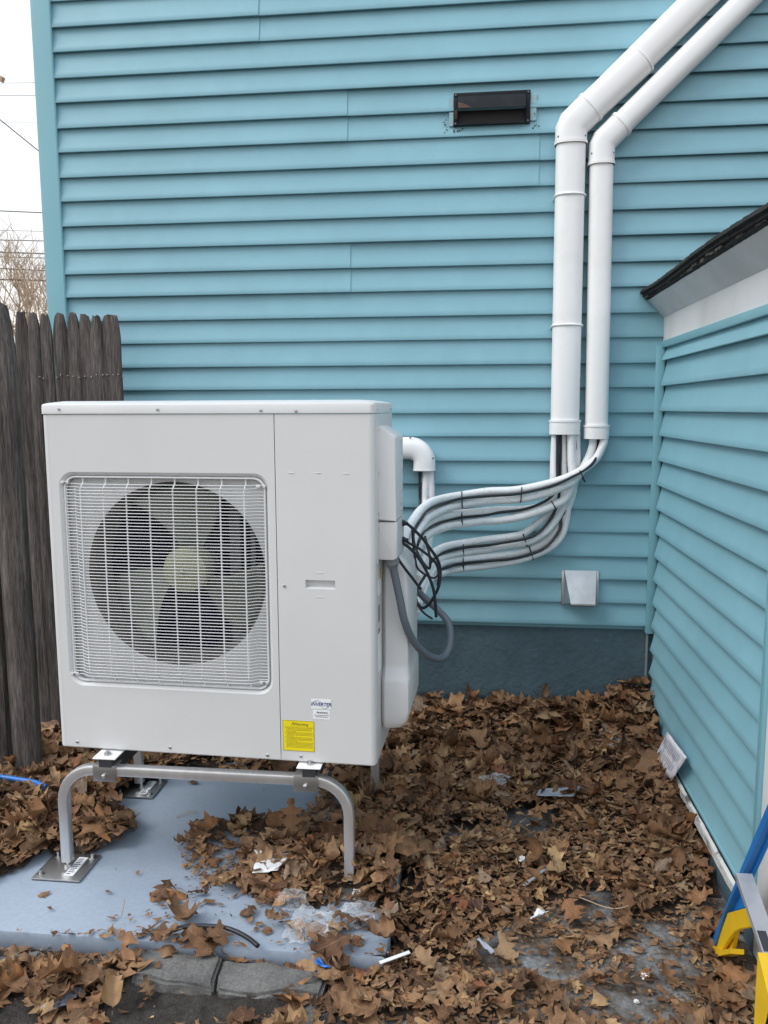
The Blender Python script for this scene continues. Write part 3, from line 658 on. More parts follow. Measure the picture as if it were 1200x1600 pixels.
# lid
ll = [rrect(-.0025+i_, W+.0025-i_, -.0035+i_, D+.004-i_, .020-i_*.4, 5) for i_ in (0.,)]
def lidloop(i_): return rrect(-.0025+i_, W+.0025-i_, -.0035+i_, D+.004-i_, max(.006, .020-i_*.4), 5)
ld = MB().loops([[(u, v, HB) for u, v in lidloop(.002)], [(u, v, HB+.0005) for u, v in lidloop(0)], [(u, v, AH-.006) for u, v in lidloop(0)], [(u, v, AH-.001) for u, v in lidloop(.003)], [(u, v, AH+.002) for u, v in lidloop(.014)], [(u, v, AH+.0075) for u, v in lidloop(.05)]], cap1=True)
lid = obj('lid', ld, m_ac, ac, local=True)
for (u, w) in ((0.0617,1.0435), (0.368,1.0415), (0.6757,1.0377), (0.778,1.0356)):
    obj('screw', MB().lathe([(0, .0035), (.0035, .003), (.0055, 0)], (u, -.0035, w), (0, -1, 0), 10), m_screw, lid, local=True)
for v in (.035, .29):
    obj('screw', MB().lathe([(0, .0035), (.0035, .003), (.0055, 0)], (W+.0025, v, AH-.017), (1, 0, 0), 10), m_screw, lid, local=True)
for (u, w) in ((0.0598,0.0183), (0.3639,0.0187), (0.6706,0.014), (0.774,0.0167), (0.7335,0.5328)):
    obj('screw', MB().lathe([(0, .0035), (.0035, .003), (.0055, 0)], (u, 0, w), (0, -1, 0), 10), m_screw, ac, local=True)
# covers on the right-hand side
def cover(u0, u1, v0, v1, w0, w1, cham=0., bev=.006, lowc=0.):
    p_ = [(u0, w0), (u1-lowc, w0), (u1, w0+lowc*.6), (u1, w1-cham*1.0), (u0+(.25*(u1-u0) if cham else (u1-u0)), w1), (u0, w1)]
    bm = bmesh.new(); a = [bm.verts.new((u, v0, w)) for u, w in p_]; b = [bm.verts.new((u, v1, w)) for u, w in p_]
    bm.faces.new(a); bm.faces.new(b[::-1])
    for i in range(len(p_)):
        j = (i+1) % len(p_); bm.faces.new((a[j], a[i], b[i], b[j]))
    bmesh.ops.recalc_face_normals(bm, faces=bm.faces[:])
    bmesh.ops.bevel(bm, geom=[e for e in bm.edges if not all(abs(v.co.x-u0) < 1e-5 for v in e.verts)], offset=bev, segments=2, affect='EDGES', profile=.5, clamp_overlap=True)
    return MB().bm(bm)
cb = obj('electrical_cover', cover(W-.004, 1.054, .042, .20, .722, .992, .030), m_ac, ac, local=True)
obj('terminal_cover', cover(W-.004, 1.057, .044, .20, .607, .718, .0, .005, .010), m_ac, ac, local=True)
obj('cover_flange', MB().box(W-.002, W+.0035, .030, .043, .60, 1.0, .001), m_ac, ac, local=True)
for w in (.985, .86, .745, .70, .612):
    obj('screw', MB().lathe([(0, .003), (.003, .0025), (.0045, 0)], (W+.0035, .037, w), (1, 0, 0), 8), m_screw, ac, local=True)
for w in (.95, .86, .80, .76, .74):
    obj('screw', MB().lathe([(0, .003), (.003, .0025), (.0045, 0)], (1.054, .17, w), (1, 0, 0), 8), m_screw, cb, local=True)
pcv = MB()
def pc_loop(w, u1, v0, b=.014):
    vb = D+.01
    return [(W-.004, vb, w), (W-.004, v0+.03, w), (W+.003, v0+.010, w), (W+.012, v0, w), (u1-b, v0, w), (u1-b*.3, v0+b*.3, w), (u1, v0+b, w), (u1, vb-b, w), (u1-b, vb, w)]
pl_ = [pc_loop(w, u1, v0) for w, u1, v0 in ((.078, 1.040, .10), (.085, 1.065, .094), (.105, 1.080, .088), (.135, 1.087, .086), (.225, 1.087, .086), (.236, 1.086, .090), (.262, 1.082, .112), (.275, 1.082, .116), (.46, 1.082, .116), (.56, 1.077, .122), (.60, 1.055, .130), (.612, 1.03, .14))]
pcv.loops(pl_, True, True, True)
obj('pipe_cover', pcv, m_ac, ac, local=True, smooth=40)
obj('side_vent', MB().box(W-.001, W+.0006, .05, .075, .30, .40).box(W-.001, W+.0006, .05, .075, .42, .47), m_gray, ac, local=True)
st = MB().box(W, W+.0012, .048, .10, .50, .545)
obj('rating_label', st, m_sticker, ac, local=True)
obj('rating_label', MB().box(W, W+.0012, .07, .098, .525, .575), M('tan_label', (.55, .42, .15), .6), ac, local=True, label='tan label on the right-hand side')
obj('rating_label', MB().box(W, W+.0012, .046, .088, .27, .385), m_sticker, ac, local=True)
# stickers on the service panel: flat print with lettering
def sticker(name, pts, mat, th, label):
    (u0, w1), (u1, w0) = pts
    return obj(name, MB().box(u0, u1, -th, .0004, w0, w1), mat, ac, local=True, label=label, smooth=0), (u0, u1, w0, w1)
def lettering(txt, u, w, size, mat, parent, v, shear=0., stretch=1., name='lettering'):
    tm = text_mesh(txt, size, shear, .0002, size*.022); tm.v = [(x*stretch, y, z) for x, y, z in tm.v]
    tm.xform(Matrix.Translation((u, v, w)) @ Matrix.Rotation(pi/2, 4, 'X')); return obj(name, tm, mat, parent, local=True, smooth=0)
def arc(u, w, r, a0, a1, wd0, wd1, mat, parent, v, sq=1.):
    k = 18; a = []; b = []
    for i in range(k+1):
        t = radians(a0+(a1-a0)*i/k); wd_ = wd0+(wd1-wd0)*i/k
        a.append((u+r*cos(t), v, w+r*sq*sin(t))); b.append((u+(r-wd_)*cos(t), v, w+(r-wd_)*sq*sin(t)))
    return obj('logo_arc', MB().loops([a, b], closed=False), mat, parent, local=True, smooth=0)
s1, (u0, u1, w0, w1) = sticker('inverter_sticker', ((0.8071,0.1965), (0.8663,0.1675)), m_sticker, .0009, 'white sticker reading INVERTER between two arcs')
sw_, sh_ = u1-u0, w1-w0
lettering('INVERTER', u0+sw_*.50, w0+sh_*.47, .0150, m_inkb, s1, -.0011, .25, .92)
arc(u0+sw_*.31, w0+sh_*.46, sw_*.235, 165, 15, .0022, .0008, m_inkb, s1, -.0011, .85)
arc(u0+sw_*.70, w0+sh_*.42, sw_*.215, 200, 345, .0008, .0026, m_inkg, s1, -.0011, .85)
s2, (u0, u1, w0, w1) = sticker('warning_sticker', ((0.8123,0.1635), (0.863,0.136)), m_sticker, .0006, 'small white warning sticker under the inverter sticker')
sw_, sh_ = u1-u0, w1-w0
def tri(u, w, r, v, mat, parent):
    P3 = [(u+r*cos(a), v, w+r*sin(a)) for a in (pi/2, pi*7/6, pi*11/6)]; q3 = [(u+r*.58*cos(a), v, w-.0002+r*.58*sin(a)) for a in (pi/2, pi*7/6, pi*11/6)]
    obj('warning_triangle', MB().loops([P3, q3]), mat, parent, local=True, smooth=0)
    return obj('exclamation_mark', MB().box(u-r*.07, u+r*.07, v, v+.0002, w-r*.05, w+r*.30).box(u-r*.07, u+r*.07, v, v+.0002, w-r*.25, w-r*.13), mat, parent, local=True, smooth=0)
tri(u0+sw_*.27, w0+sh_*.74, .0042, -.0008, m_ink, s2)
lettering('WARNING', u0+sw_*.57, w0+sh_*.72, .0066, m_ink, s2, -.0008)
tl = MB()
for k, f in ((0, (.08, .95)), (1, (.16, .88))):
    x = f[0]
    while x < f[1]:
        l = random.uniform(.04, .12); tl.box(u0+sw_*x, u0+sw_*min(f[1], x+l), -.0008, -.0005, w0+sh_*(.40-.18*k), w0+sh_*(.47-.18*k)); x += l+.025
obj('fine_print', tl, m_ink, s2, local=True, smooth=0)
s3, (u0, u1, w0, w1) = sticker('caution_sticker', ((0.7194,0.1277), (0.8152,0.0333)), m_ystick, .0008, 'square yellow warning sticker at the bottom of the panel')
sw_, sh_ = u1-u0, w1-w0
bd = .0014
obj('sticker_border', MB().box(u0, u1, -.0010, -.0006, w0, w0+bd).box(u0, u1, -.0010, -.0006, w1-bd, w1).box(u0, u0+bd, -.0010, -.0006, w0+bd, w1-bd).box(u1-bd, u1, -.0010, -.0006, w0+bd, w1-bd).box(u0+bd, u1-bd, -.0010, -.0006, w0+sh_*.795, w0+sh_*.800), m_inkfade, s3, local=True, smooth=0)
tri(u0+sw_*.33, w0+sh_*.885, .0070, -.0010, m_inkfade, s3)
lettering('Warning', u0+sw_*.58, w0+sh_*.885, .0125, m_inkfade, s3, -.0010)
tl = MB(); k = 0
for row in range(17):
    y = .755-row*.040
    if row in (3, 7, 11): endx = random.uniform(.35, .5)
    else: endx = random.uniform(.92, .965)
    x = .07 if row in (0, 4, 8, 12) else .12
    while x < endx:
        l = random.uniform(.02, .075); tl.box(u0+sw_*x, u0+sw_*min(endx, x+l), -.0010, -.0007, w0+sh_*y, w0+sh_*(y+.018)); x += l+.014
obj('fine_print', tl, m_inkfade, s3, local=True, smooth=0)

# ------------------------------------------------------------------ aluminium stand
YF, YR = -1.245, -.712
stand = thing('unit_stand', 'tubular aluminium stand with arched legs under the heat pump', 'stand', (-.80, -.98, PADZ))
ZB = .380
sq = [(-.019, -.019), (-.0125, -.0215), (0, -.0195), (.0125, -.0215), (.019, -.019), (.0215, -.0125), (.0195, 0), (.0215, .0125), (.019, .019), (.0125, .0215), (0, .0195), (-.0125, .0215), (-.019, .019), (-.0215, .0125), (-.0195, 0), (-.0215, -.0125)]
def arch(y, xl, xr, z0l, z0r):
    R = .105; ZB = .380+.0065; P_ = [(xl, y, z0l), (xl, y, ZB-R)]
    P_ += [(xl+R-R*cos(a), y, ZB-R+R*sin(a)) for a in [pi/2*k/8 for k in range(1, 9)]]
    P_ += [(xr-R+R*sin(a), y, ZB-R+R*cos(a)) for a in [pi/2*k/8 for k in range(0, 9)]]
    P_.append((xr, y, z0r)); return MB().sweep(P_, sq, .73, True, up=(0, 1, 0))
XLG, XRG = -1.252, -.358
obj('front_arch', arch(YF, XLG, XRG, PADZ+.030, PADZ+.03), m_alu, stand)
obj('rear_arch', arch(YR, XLG+.005, XRG+.012, PADZ+.030, PADZ+.03), m_alu, stand)
cr = (-1.1029,-1.2,0.3806)[0]; cr2 = (-0.4734,-1.2,0.37)[0]
for x in (cr, cr2):
    obj('cross_rail', MB().box(x-.020, x+.020, -1.266, YR+.02, ZB+.0225, ZB+.050).box(x-.020, x-.017, YF+.03, YR-.03, ZB-.01, ZB+.022).box(x+.017, x+.020, YF+.03, YR-.03, ZB-.01, ZB+.022), m_dkgal, stand)
for x, y in (((-1.1078,-1.27,0.3862)[0], YF), ((-0.4842,-1.27,0.3733)[0], YF), (cr, YR), (cr2, YR)):
    bk = obj('bracket', MB().box(x-.036, x+.036, y-.0205, y-.0165, ZB-.024, ZB+.0262, .001).box(x-.036, x+.036, y-.0162, y+.03, ZB+.0225, ZB+.0262, .001), m_steel, stand)
    obj('bolt', MB().lathe([(0, .009), (.005, .008), (.0075, .006), (.0075, 0)], (x, y-.0205, ZB-.004), (0, -1, 0), 6), m_screw, bk)
for x in (cr, cr2):
    f0 = x-.033; ft = obj('unit_foot', MB().box(x-.036, x+.036, -1.274, -1.17, ZB+.0505, ZB+.0545, .0015).box(x-.024, x+.024, -1.19, -1.165, ZB+.0535, AZ+.004, .002), m_white, stand)
    obj('bolt', MB().lathe([(0, .012), (.006, .012), (.006, .006), (.012, .006), (.012, 0)], (x, -1.246, ZB+.0545), (0, 0, 1), 6), m_steel, ft)
for i, (x, y) in enumerate(((XLG-.005, YF+.003), (XRG, YF), (XLG+.007, YR), (XRG+.015, YR))):
    pl = obj('foot_plate', MB().box(x-.078, x+.078, y-.074, y+.074, PADZ+.003, PADZ+.008, .002), m_steel, stand)
    obj('rubber_pad', MB().box(x-.076, x+.076, y-.072, y+.072, PADZ, PADZ+.003), m_dark, pl)
    obj('levelling_bolt', MB().lathe([(.012, 0), (.012, .010), (.006, .010), (.006, .025)], (x+.004, y, PADZ+.008), (0, 0, 1), 8), m_screw, pl)
    lb = obj('plate_label', MB().box(x+.014, x+.044, y-.050, y+.052, PADZ+.008, PADZ+.0086), m_sticker, pl)
    pr = MB()
    for k in range(9):
        pr.box(x+.018, x+.018+random.uniform(.012, .022), y-.042+k*.010, y-.038+k*.010, PADZ+.0086, PADZ+.0088)
    obj('label_print', pr, m_ink, pl)
    for sx, sy in ((-1, -1), (1, 1), (1, -1) if i > 1 else (-1, 1)):
        obj('anchor_bolt', MB().lathe([(.011, 0), (.011, .003), (.0055, .003), (.0055, .016), (0, .017)], (x+sx*.058, y+sy*.052, PADZ+.008), (0, 0, 1), 8), m_screw, pl)

# ------------------------------------------------------------------ line-set ducts on the wall
def dprof(w, d):
    o = []
    for k in range(28):
        a = 2*pi*k/28; e = 2/2.5
        o.append((math.copysign(abs(cos(a))**e, cos(a))*w/2, math.copysign(abs(sin(a))**e, sin(a))*d/2))
    return o
YD = -.060
def duct(label, w, d, bot, bend, far, rings, cuff, screws, ring2, xbot):
    t = thing('line_cover_duct', label, 'duct', (bend[0], YD, bot), group='white line cover ducts on the teal wall')
    A, B = Vector((xbot, YD, bot)), Vector(bend); F = Vector(far); dd = (F-B).normalized()
    up = (0, -1, 0)
    obj('pipe', MB().sweep([A, B-Vector((0, 0, .055))], dprof(w, d), 1., True, up), m_white, t)
    obj('pipe', MB().sweep([B+dd*.06, F], dprof(w, d), 1., True, up), m_white, t)
    el = [B-Vector((0, 0, .085 if w < .11 else .07)), B-Vector((0, 0, .014)), B+dd*.014, B+dd*.105]
    e = obj('elbow', MB().sweep(el, dprof(w+.008, d+.008), 1., True, up), m_white, t, smooth=19)
    for c0, c1 in ((el[0], el[0]+Vector((0, 0, .012))), (el[-1]-dd*.012, el[-1])):
        obj('elbow_rim', MB().sweep([c0, c1], dprof(w+.0135, d+.0135), 1., True, up), m_white, e)
    z0 = bot-.004
    cf = obj('end_collar', MB().sweep([A-Vector((0, 0, .004)), A+Vector((0, 0, cuff))], dprof(w+.009, d+.009), 1., False, up).sweep([A-Vector((0, 0, .004)), A+Vector((0, 0, cuff))], dprof(w-.004, d-.004), 1., False, up), m_white, t)
    obj('collar_rim', MB().sweep([A+Vector((0, 0, cuff-.008)), A+Vector((0, 0, cuff))], dprof(w+.014, d+.014), 1., True, up), m_white, cf)
    for sx in (-1, 1):
        obj('screw', MB().lathe([(0, .004), (.004, .003), (.005, -.004)], (A.x+sx*(w*.445), YD-d*.30, bot+cuff*.48), (sx*.75, -.66, 0), 8), m_gray, cf)
        obj('screw', MB().lathe([(0, .004), (.004, .003), (.005, -.004)], (B.x+sx*(w*.44), YD-d*.34, B.z-.045), (sx*.7, -.7, 0), 8), m_gray, e)
    for k, zr in enumerate(rings):
        pth = []
        for a in range(15):
            th = pi*a/14; e_ = .8
            pth.append((A.x+(B.x-A.x)*(zr-A.z)/(B.z-A.z)-cos(th)*(w/2+.003)*(1 if abs(cos(th)) > .02 else 0), YD-abs(sin(th))**.75*(d/2+.003)+.0, zr+.002*sin(th)))
        obj('strap', MB().tube([(pth[0][0], -.015, zr-.004)]+pth+[(pth[-1][0], -.015, zr-.002)], .0042, 6), m_white, t)
    if ring2 is not None:
        q_ = Vector(ring2); obj('coupling', MB().sweep([q_-dd*.004, q_+dd*.004], dprof(w+.007, d+.007), 1., True, up).sweep([B+dd*.10, q_-dd*.0045], dprof(w+.004, d+.004), 1., True, up), m_white, t)
    return t
b1 = (0.3698,-0.06,2.587); f1 = (0.8382,-0.06,3.0288); b2 = (0.4909,-0.06,2.5195); f2 = (1.0125,-0.06,3.019)
def ext_(b, f, k): return tuple(b[i]+(f[i]-b[i])*k for i in range(3))
duct('wider white line cover duct, left of the pair on the wall', .1165, .088, (0.3737,-0.06,1.3756)[2], b1, ext_(b1, f1, 2.2), [(0.3682,-0.1,2.3212)[2], (0.3661,-0.1,1.8124)[2]], .055, True, (0.6336,-0.06,2.8246), (0.3737,-0.06,1.3756)[0])
duct('narrower white line cover duct, right of the pair on the wall', .0925, .078, (0.5031,-0.06,1.357)[2], b2, ext_(b2, f2, 2.2), [], .053, True, None, (0.5031,-0.06,1.357)[0])
# elbow low on the wall behind the unit
e0 = (-0.2098,-0.06,1.2179); ez = (-0.2729,-0.06,1.3133)[2]
et = thing('duct_elbow', 'white duct elbow turning down beside the heat pump', 'duct', (e0[0], YD, e0[2]))
R_ = .062; ctr = (e0[0]-R_, ez-R_); P_ = [(e0[0], YD, e0[2]), (e0[0], YD, ez-R_)]+[(ctr[0]+R_*cos(a), YD, ctr[1]+R_*sin(a)) for a in [pi/2*k/10 for k in range(1, 11)]]+[(e0[0]-.16, YD, ez)]
obj('elbow', MB().sweep(P_, dprof(.094, .082), 1., True, (0, -1, 0)), m_white, et, smooth=60)
obj('pipe', MB().sweep([(e0[0]-.155, YD, ez), (e0[0]-.9, YD, ez)], dprof(.088, .076), 1., True, (0, -1, 0)), m_white, et)
obj('rim', MB().sweep([(e0[0], YD, e0[2]), (e0[0], YD, e0[2]+.006)], dprof(.097, .085), 1., True, (0, -1, 0)), m_white, et)
for (x, y) in ((640, 684),):
    pass
for q_ in ((-0.2678,-0.09,1.3579), (-0.2623,-0.09,1.2661), (-0.1703,-0.09,1.2718)):
    obj('screw', MB().lathe([(0, .003), (.003, .002), (.0045, -.004)], (q_[0], q_[1]-.004, q_[2]), (0, -1, 0), 8), m_gray, et)

# ------------------------------------------------------------------ insulated refrigerant lines, their cables and ties
def line(name, label, pts, r, mat, cat, group, rr=None):
    P_ = smoothpath(pts, 5); rad = [r*(1+.05*noise.noise((i*.35, pts[0][0]*9, 0))) for i in range(len(P_))] if mat is m_foam else r
    return P_, rad
def lineset(label, up_, lo_, cb_, r, ties, group='white insulated line sets between ducts and unit'):
    t = thing('line_set', label, 'refrigerant lines', tuple(up_[0]), group=group)
    for nm, pts, rad, mt in (('insulated_pipe', up_, r, m_foam), ('insulated_pipe', lo_, r, m_foam), ('control_cable', cb_, .0060, m_cable)):
        if pts is None: continue
        P_ = smoothpath(pts, 5)
        rr = [rad*(1+.05*noise.noise((i*.35, pts[0][0]*9, pts[0][2]))) for i in range(len(P_))] if mt is m_foam else rad
        obj(nm, MB().tube(P_, rr, 12 if mt is m_foam else 8), mt, t, smooth=60)
    for (c_, dirv, hw_, hd_) in ties:
        dv_ = Vector(dirv).normalized(); c_ = Vector(c_); dep = Vector((0, -1, 0)); ax = dv_.cross(dep).normalized(); pts = []
        for k in range(15):
            a = 2*pi*k/14; e = .7
            pts.append(c_+ax*math.copysign(abs(cos(a))**e, cos(a))*hw_+dep*math.copysign(abs(sin(a))**e, sin(a))*hd_)
        obj('cable_tie', MB().tube(pts, .0027, 5, False), m_cable, t)
# pixel, pixel, depth triples along each run
A_up = [(0.5328,-0.075,1.3681),(0.5281,-0.08,1.3288),(0.4982,-0.085,1.2683),(0.4328,-0.12,1.223),(0.3398,-0.13,1.1812),(0.1886,-0.15,1.1477),(0.0551,-0.17,1.1407),(-0.0487,-0.22,1.1294),(-0.1183,-0.3,1.1247),(-0.1613,-0.4,1.1206),(-0.1906,-0.52,1.1081),(-0.2079,-0.64,1.0907),(-0.2238,-0.78,1.0679),(-0.2324,-0.88,1.0384),(-0.2362,-0.93,0.9943)]
A_lo = [(0.4911,-0.06,1.3676),(0.4872,-0.062,1.3147),(0.4649,-0.066,1.2564),(0.4207,-0.1,1.1896),(0.3801,-0.12,1.1646),(0.2887,-0.135,1.1283),(0.1893,-0.15,1.1079),(0.0556,-0.17,1.101),(-0.0432,-0.22,1.0928),(-0.0984,-0.28,1.0865),(-0.1423,-0.38,1.0784),(-0.1726,-0.5,1.0719),(-0.1873,-0.64,1.0609),(-0.2041,-0.78,1.0373),(-0.207,-0.88,0.996)]
A_cb = [(0.5156,-0.05,1.3779),(0.5109,-0.06,1.3146),(0.496,-0.1,1.2693),(0.455,-0.125,1.2314),(0.3325,-0.155,1.1703),(0.1876,-0.172,1.1341),(0.0549,-0.195,1.125),(-0.0457,-0.245,1.1192),(-0.1171,-0.33,1.1078),(-0.1763,-0.52,1.101),(-0.1923,-0.6,1.0831),(-0.2035,-0.7,1.0605),(-0.2118,-0.82,1.0329)]
lineset('topmost insulated line set, coming from the narrow duct', A_up, A_lo, A_cb, .0165,
        [((0.1939,-0.155,1.1271), (1, 0, -.05), .032, .021), ((0.4413,-0.118,1.2045), (.9, 0, .45), .030, .022), ((-0.0459,-0.225,1.1117), (1, -.4, .05), .033, .021)])
B_up = [(0.3369,-0.06,1.3782),(0.3333,-0.065,1.2879),(0.3319,-0.075,1.1949),(0.3353,-0.08,1.139),(0.3148,-0.085,1.0936),(0.2404,-0.1,1.0623),(0.1073,-0.12,1.0581),(-0.0407,-0.19,1.0521),(-0.0988,-0.26,1.0528),(-0.1482,-0.36,1.0504),(-0.1809,-0.48,1.0422),(-0.2024,-0.62,1.0274),(-0.215,-0.78,1.0039),(-0.2171,-0.86,0.9705)]
B_lo = [(0.3974,-0.08,1.3788),(0.4024,-0.085,1.2627),(0.4072,-0.085,1.1775),(0.3811,-0.1,1.1093),(0.3338,-0.11,1.0806),(0.2707,-0.12,1.0544),(0.1918,-0.13,1.0307),(0.1073,-0.14,1.0177),(0.0491,-0.15,1.0157),(-0.0454,-0.2,1.011),(-0.0982,-0.27,1.0099),(-0.1535,-0.4,1.0083),(-0.176,-0.52,1.0071),(-0.1927,-0.66,1.0016),(-0.2025,-0.8,0.9768),(-0.2065,-0.86,0.9382)]
B_cb = [(0.3418,-0.09,1.3791),(0.3445,-0.09,1.2628),(0.3444,-0.09,1.1562),(0.3075,-0.105,1.1039),(0.218,-0.12,1.0646),(0.1068,-0.14,1.0499),(0.0487,-0.155,1.0405),(-0.048,-0.215,1.0368),(-0.1174,-0.31,1.0336),(-0.1725,-0.5,1.0331),(-0.1839,-0.62,1.0277),(-0.1902,-0.76,1.0142)]
lineset('second insulated line set from the top, loose loop out of the wide duct', B_up, B_lo, B_cb, .0165,
        [((-0.0456,-0.2,1.0295), (1, -.4, .05), .031, .021), ((0.3314,-0.108,1.0803), (.85, 0, .5), .017, .019)])
C_up = [(0.3689,-0.055,1.3781),(0.3715,-0.058,1.2608),(0.3742,-0.06,1.1427),(0.3542,-0.065,1.0727),(0.2909,-0.075,1.0162),(0.2165,-0.09,0.9602),(0.1625,-0.11,0.9463),(0.0582,-0.14,0.936),(-0.042,-0.2,0.9284),(-0.0977,-0.27,0.9289),(-0.135,-0.36,0.9285),(-0.166,-0.48,0.9222),(-0.1813,-0.62,0.9127),(-0.1914,-0.74,0.891)]
C_lo = [(0.4108,-0.055,1.378),(0.4122,-0.058,1.2074),(0.396,-0.06,1.1131),(0.3679,-0.065,1.0511),(0.339,-0.075,1.0032),(0.2967,-0.085,0.9578),(0.2273,-0.1,0.921),(0.1096,-0.12,0.9035),(0.0587,-0.14,0.8953),(-0.0391,-0.2,0.891),(-0.0974,-0.27,0.8895),(-0.1348,-0.36,0.8901),(-0.161,-0.48,0.8852),(-0.1719,-0.62,0.8774),(-0.1833,-0.76,0.8571)]
C_cb = [(0.3573,-0.062,1.3942),(0.3584,-0.07,1.3149),(0.3577,-0.07,1.1274),(0.342,-0.085,1.0588),(0.3102,-0.1,1.0064),(0.2681,-0.11,0.9613),(0.2174,-0.125,0.9386),(0.1084,-0.15,0.9222),(0.0581,-0.165,0.9159),(-0.039,-0.225,0.9141),(-0.104,-0.31,0.9124),(-0.1386,-0.39,0.9084),(-0.16,-0.5,0.9015)]
lineset('third insulated line set from the top, under the loose loop', C_up, C_lo, C_cb, .0155,
        [((0.2168,-0.095,0.931), (.9, 0, .3), .031, .020), ((-0.0392,-0.2,0.907), (1, -.4, .05), .029, .020)])
D_up = [(0.4204,-0.04,1.3776),(0.4247,-0.042,1.2061),(0.4113,-0.045,1.098),(0.3705,-0.05,1.0109),(0.3394,-0.055,0.9537),(0.2887,-0.065,0.9078),(0.2293,-0.08,0.8847),(0.1642,-0.1,0.8708),(0.0591,-0.14,0.8627),(-0.0441,-0.2,0.8614),(-0.0973,-0.27,0.8658),(-0.1272,-0.36,0.8697),(-0.1498,-0.46,0.869),(-0.1649,-0.58,0.8595),(-0.1747,-0.72,0.8435),(-0.1856,-0.82,0.8176)]
D_lo = [(0.4244,-0.05,1.3779),(0.429,-0.05,1.2068),(0.4003,-0.05,1.0931),(0.3912,-0.055,1.0119),(0.3737,-0.06,0.9467),(0.3312,-0.07,0.8984),(0.2614,-0.085,0.8642),(0.175,-0.11,0.8399),(0.0596,-0.14,0.8245),(-0.0385,-0.2,0.8238),(-0.097,-0.27,0.8262),(-0.1219,-0.36,0.8338),(-0.1522,-0.46,0.839),(-0.1695,-0.58,0.8354),(-0.1837,-0.72,0.8157),(-0.1943,-0.82,0.7862)]
D_cb = [(0.4182,-0.055,1.3939),(0.4223,-0.06,1.3145),(0.3859,-0.065,1.073),(0.3681,-0.07,1.0246),(0.3604,-0.08,0.9715),(0.3128,-0.095,0.9079),(0.2491,-0.105,0.8731),(0.1631,-0.13,0.8545),(0.0563,-0.165,0.8484),(-0.0462,-0.225,0.8474),(-0.1216,-0.37,0.8539),(-0.1561,-0.48,0.8581),(-0.1672,-0.58,0.8499)]
lineset('lowest insulated line set, sagging deepest toward the foundation', D_up, D_lo, D_cb, .0150,
        [((0.2454,-0.083,0.8718), (.9, 0, .3), .030, .020), ((-0.0387,-0.2,0.8426), (1, -.4, .05), .029, .020)])
E_up = [(-0.2044,-0.06,1.2316),(-0.2039,-0.065,1.1498),(-0.2055,-0.08,1.069),(-0.2086,-0.2,1.0169),(-0.2012,-0.5,0.9743),(-0.2018,-0.78,0.9329)]
E_lo = [(-0.1856,-0.055,1.2313),(-0.1794,-0.06,1.122),(-0.1758,-0.07,1.0405),(-0.1762,-0.16,0.9711),(-0.1756,-0.4,0.9451),(-0.1807,-0.7,0.9286)]
E_cb = [(-0.2283,-0.07,1.2323),(-0.2282,-0.07,1.1502),(-0.2267,-0.09,1.07),(-0.2262,-0.25,1.0238),(-0.2182,-0.5,0.9984)]
lineset('short vertical line set dropping from the white elbow behind the others', E_up, E_lo, E_cb, .0150, [])

CG = 'black cables hanging from the terminal box'
def cable(label, pts, r=.0042, group=CG, cat='cable', mat=None, name='power_cable'):
    P_ = smoothpath(pts, 6)
    return solo(name, MB().tube(P_, r, 8), mat or m_cable, label, cat, tuple(pts[0]), group, smooth=60)
cable('outermost black cable looping from the upper gland down and back', [(-0.2183,-1.1,1.148),(-0.2027,-1.08,1.1376),(-0.1856,-1.05,1.1176),(-0.158,-1.02,1.0834),(-0.1332,-1,1.0461),(-0.1099,-0.98,1.0061),(-0.1021,-0.97,0.9672),(-0.1063,-0.96,0.9213),(-0.1189,-0.95,0.8874),(-0.1378,-0.94,0.855),(-0.1591,-0.93,0.8371),(-0.1786,-0.92,0.8512),(-0.1836,-0.91,0.8744),(-0.1738,-0.9,0.9044),(-0.1562,-0.88,0.9326)], .0050)
cable('black cable from the lower gland arching to the right loop', [(-0.2184,-1.1,1.0955),(-0.1957,-1.07,1.0752),(-0.1626,-1.04,1.0507),(-0.128,-1.02,1.0194),(-0.113,-1,0.9956),(-0.1052,-0.99,0.961),(-0.1095,-0.98,0.9237)], .0044)
cable('black cable from the lower gland hanging straightest to a cut end', [(-0.2184,-1.1,1.0838),(-0.189,-1.08,1.0593),(-0.1618,-1.05,1.0185),(-0.1392,-1.03,0.9727),(-0.1221,-1.01,0.9199),(-0.1164,-1,0.8724),(-0.1136,-0.99,0.8243)], .0050)
cable('black cable slanting left under the terminal box', [(-0.2214,-1.17,1.0498),(-0.2011,-1.165,1.0187),(-0.1793,-1.13,0.9791),(-0.1597,-1.05,0.9282)], .0044)
cable('thin black cable curling across the white pipes', [(-0.1909,-0.98,1.101),(-0.1894,-0.96,1.0485),(-0.1847,-0.94,1.0034),(-0.1781,-0.93,0.9701),(-0.1559,-0.92,0.9474),(-0.1289,-0.92,0.9353),(-0.1144,-0.92,0.9419),(-0.1082,-0.92,0.9568)], .0036)
cable('dark cable drooping lowest to a bare copper end', [(-0.1871,-0.92,0.9743),(-0.1868,-0.91,0.9341),(-0.1843,-0.9,0.8999),(-0.1874,-0.9,0.8612),(-0.1716,-0.9,0.8292),(-0.1525,-0.9,0.8081),(-0.1293,-0.9,0.7936)], .0036)
cable('black cable joining the pipes behind the loops', [(-0.1739,-0.56,1.1015),(-0.1945,-0.7,1.072),(-0.2004,-0.8,1.0516),(-0.1852,-0.86,1.0142),(-0.1593,-0.9,0.9794),(-0.1404,-0.9,0.9627),(-0.1385,-0.9,0.9967),(-0.1481,-0.88,1.029),(-0.1578,-0.86,1.0618)], .0044)
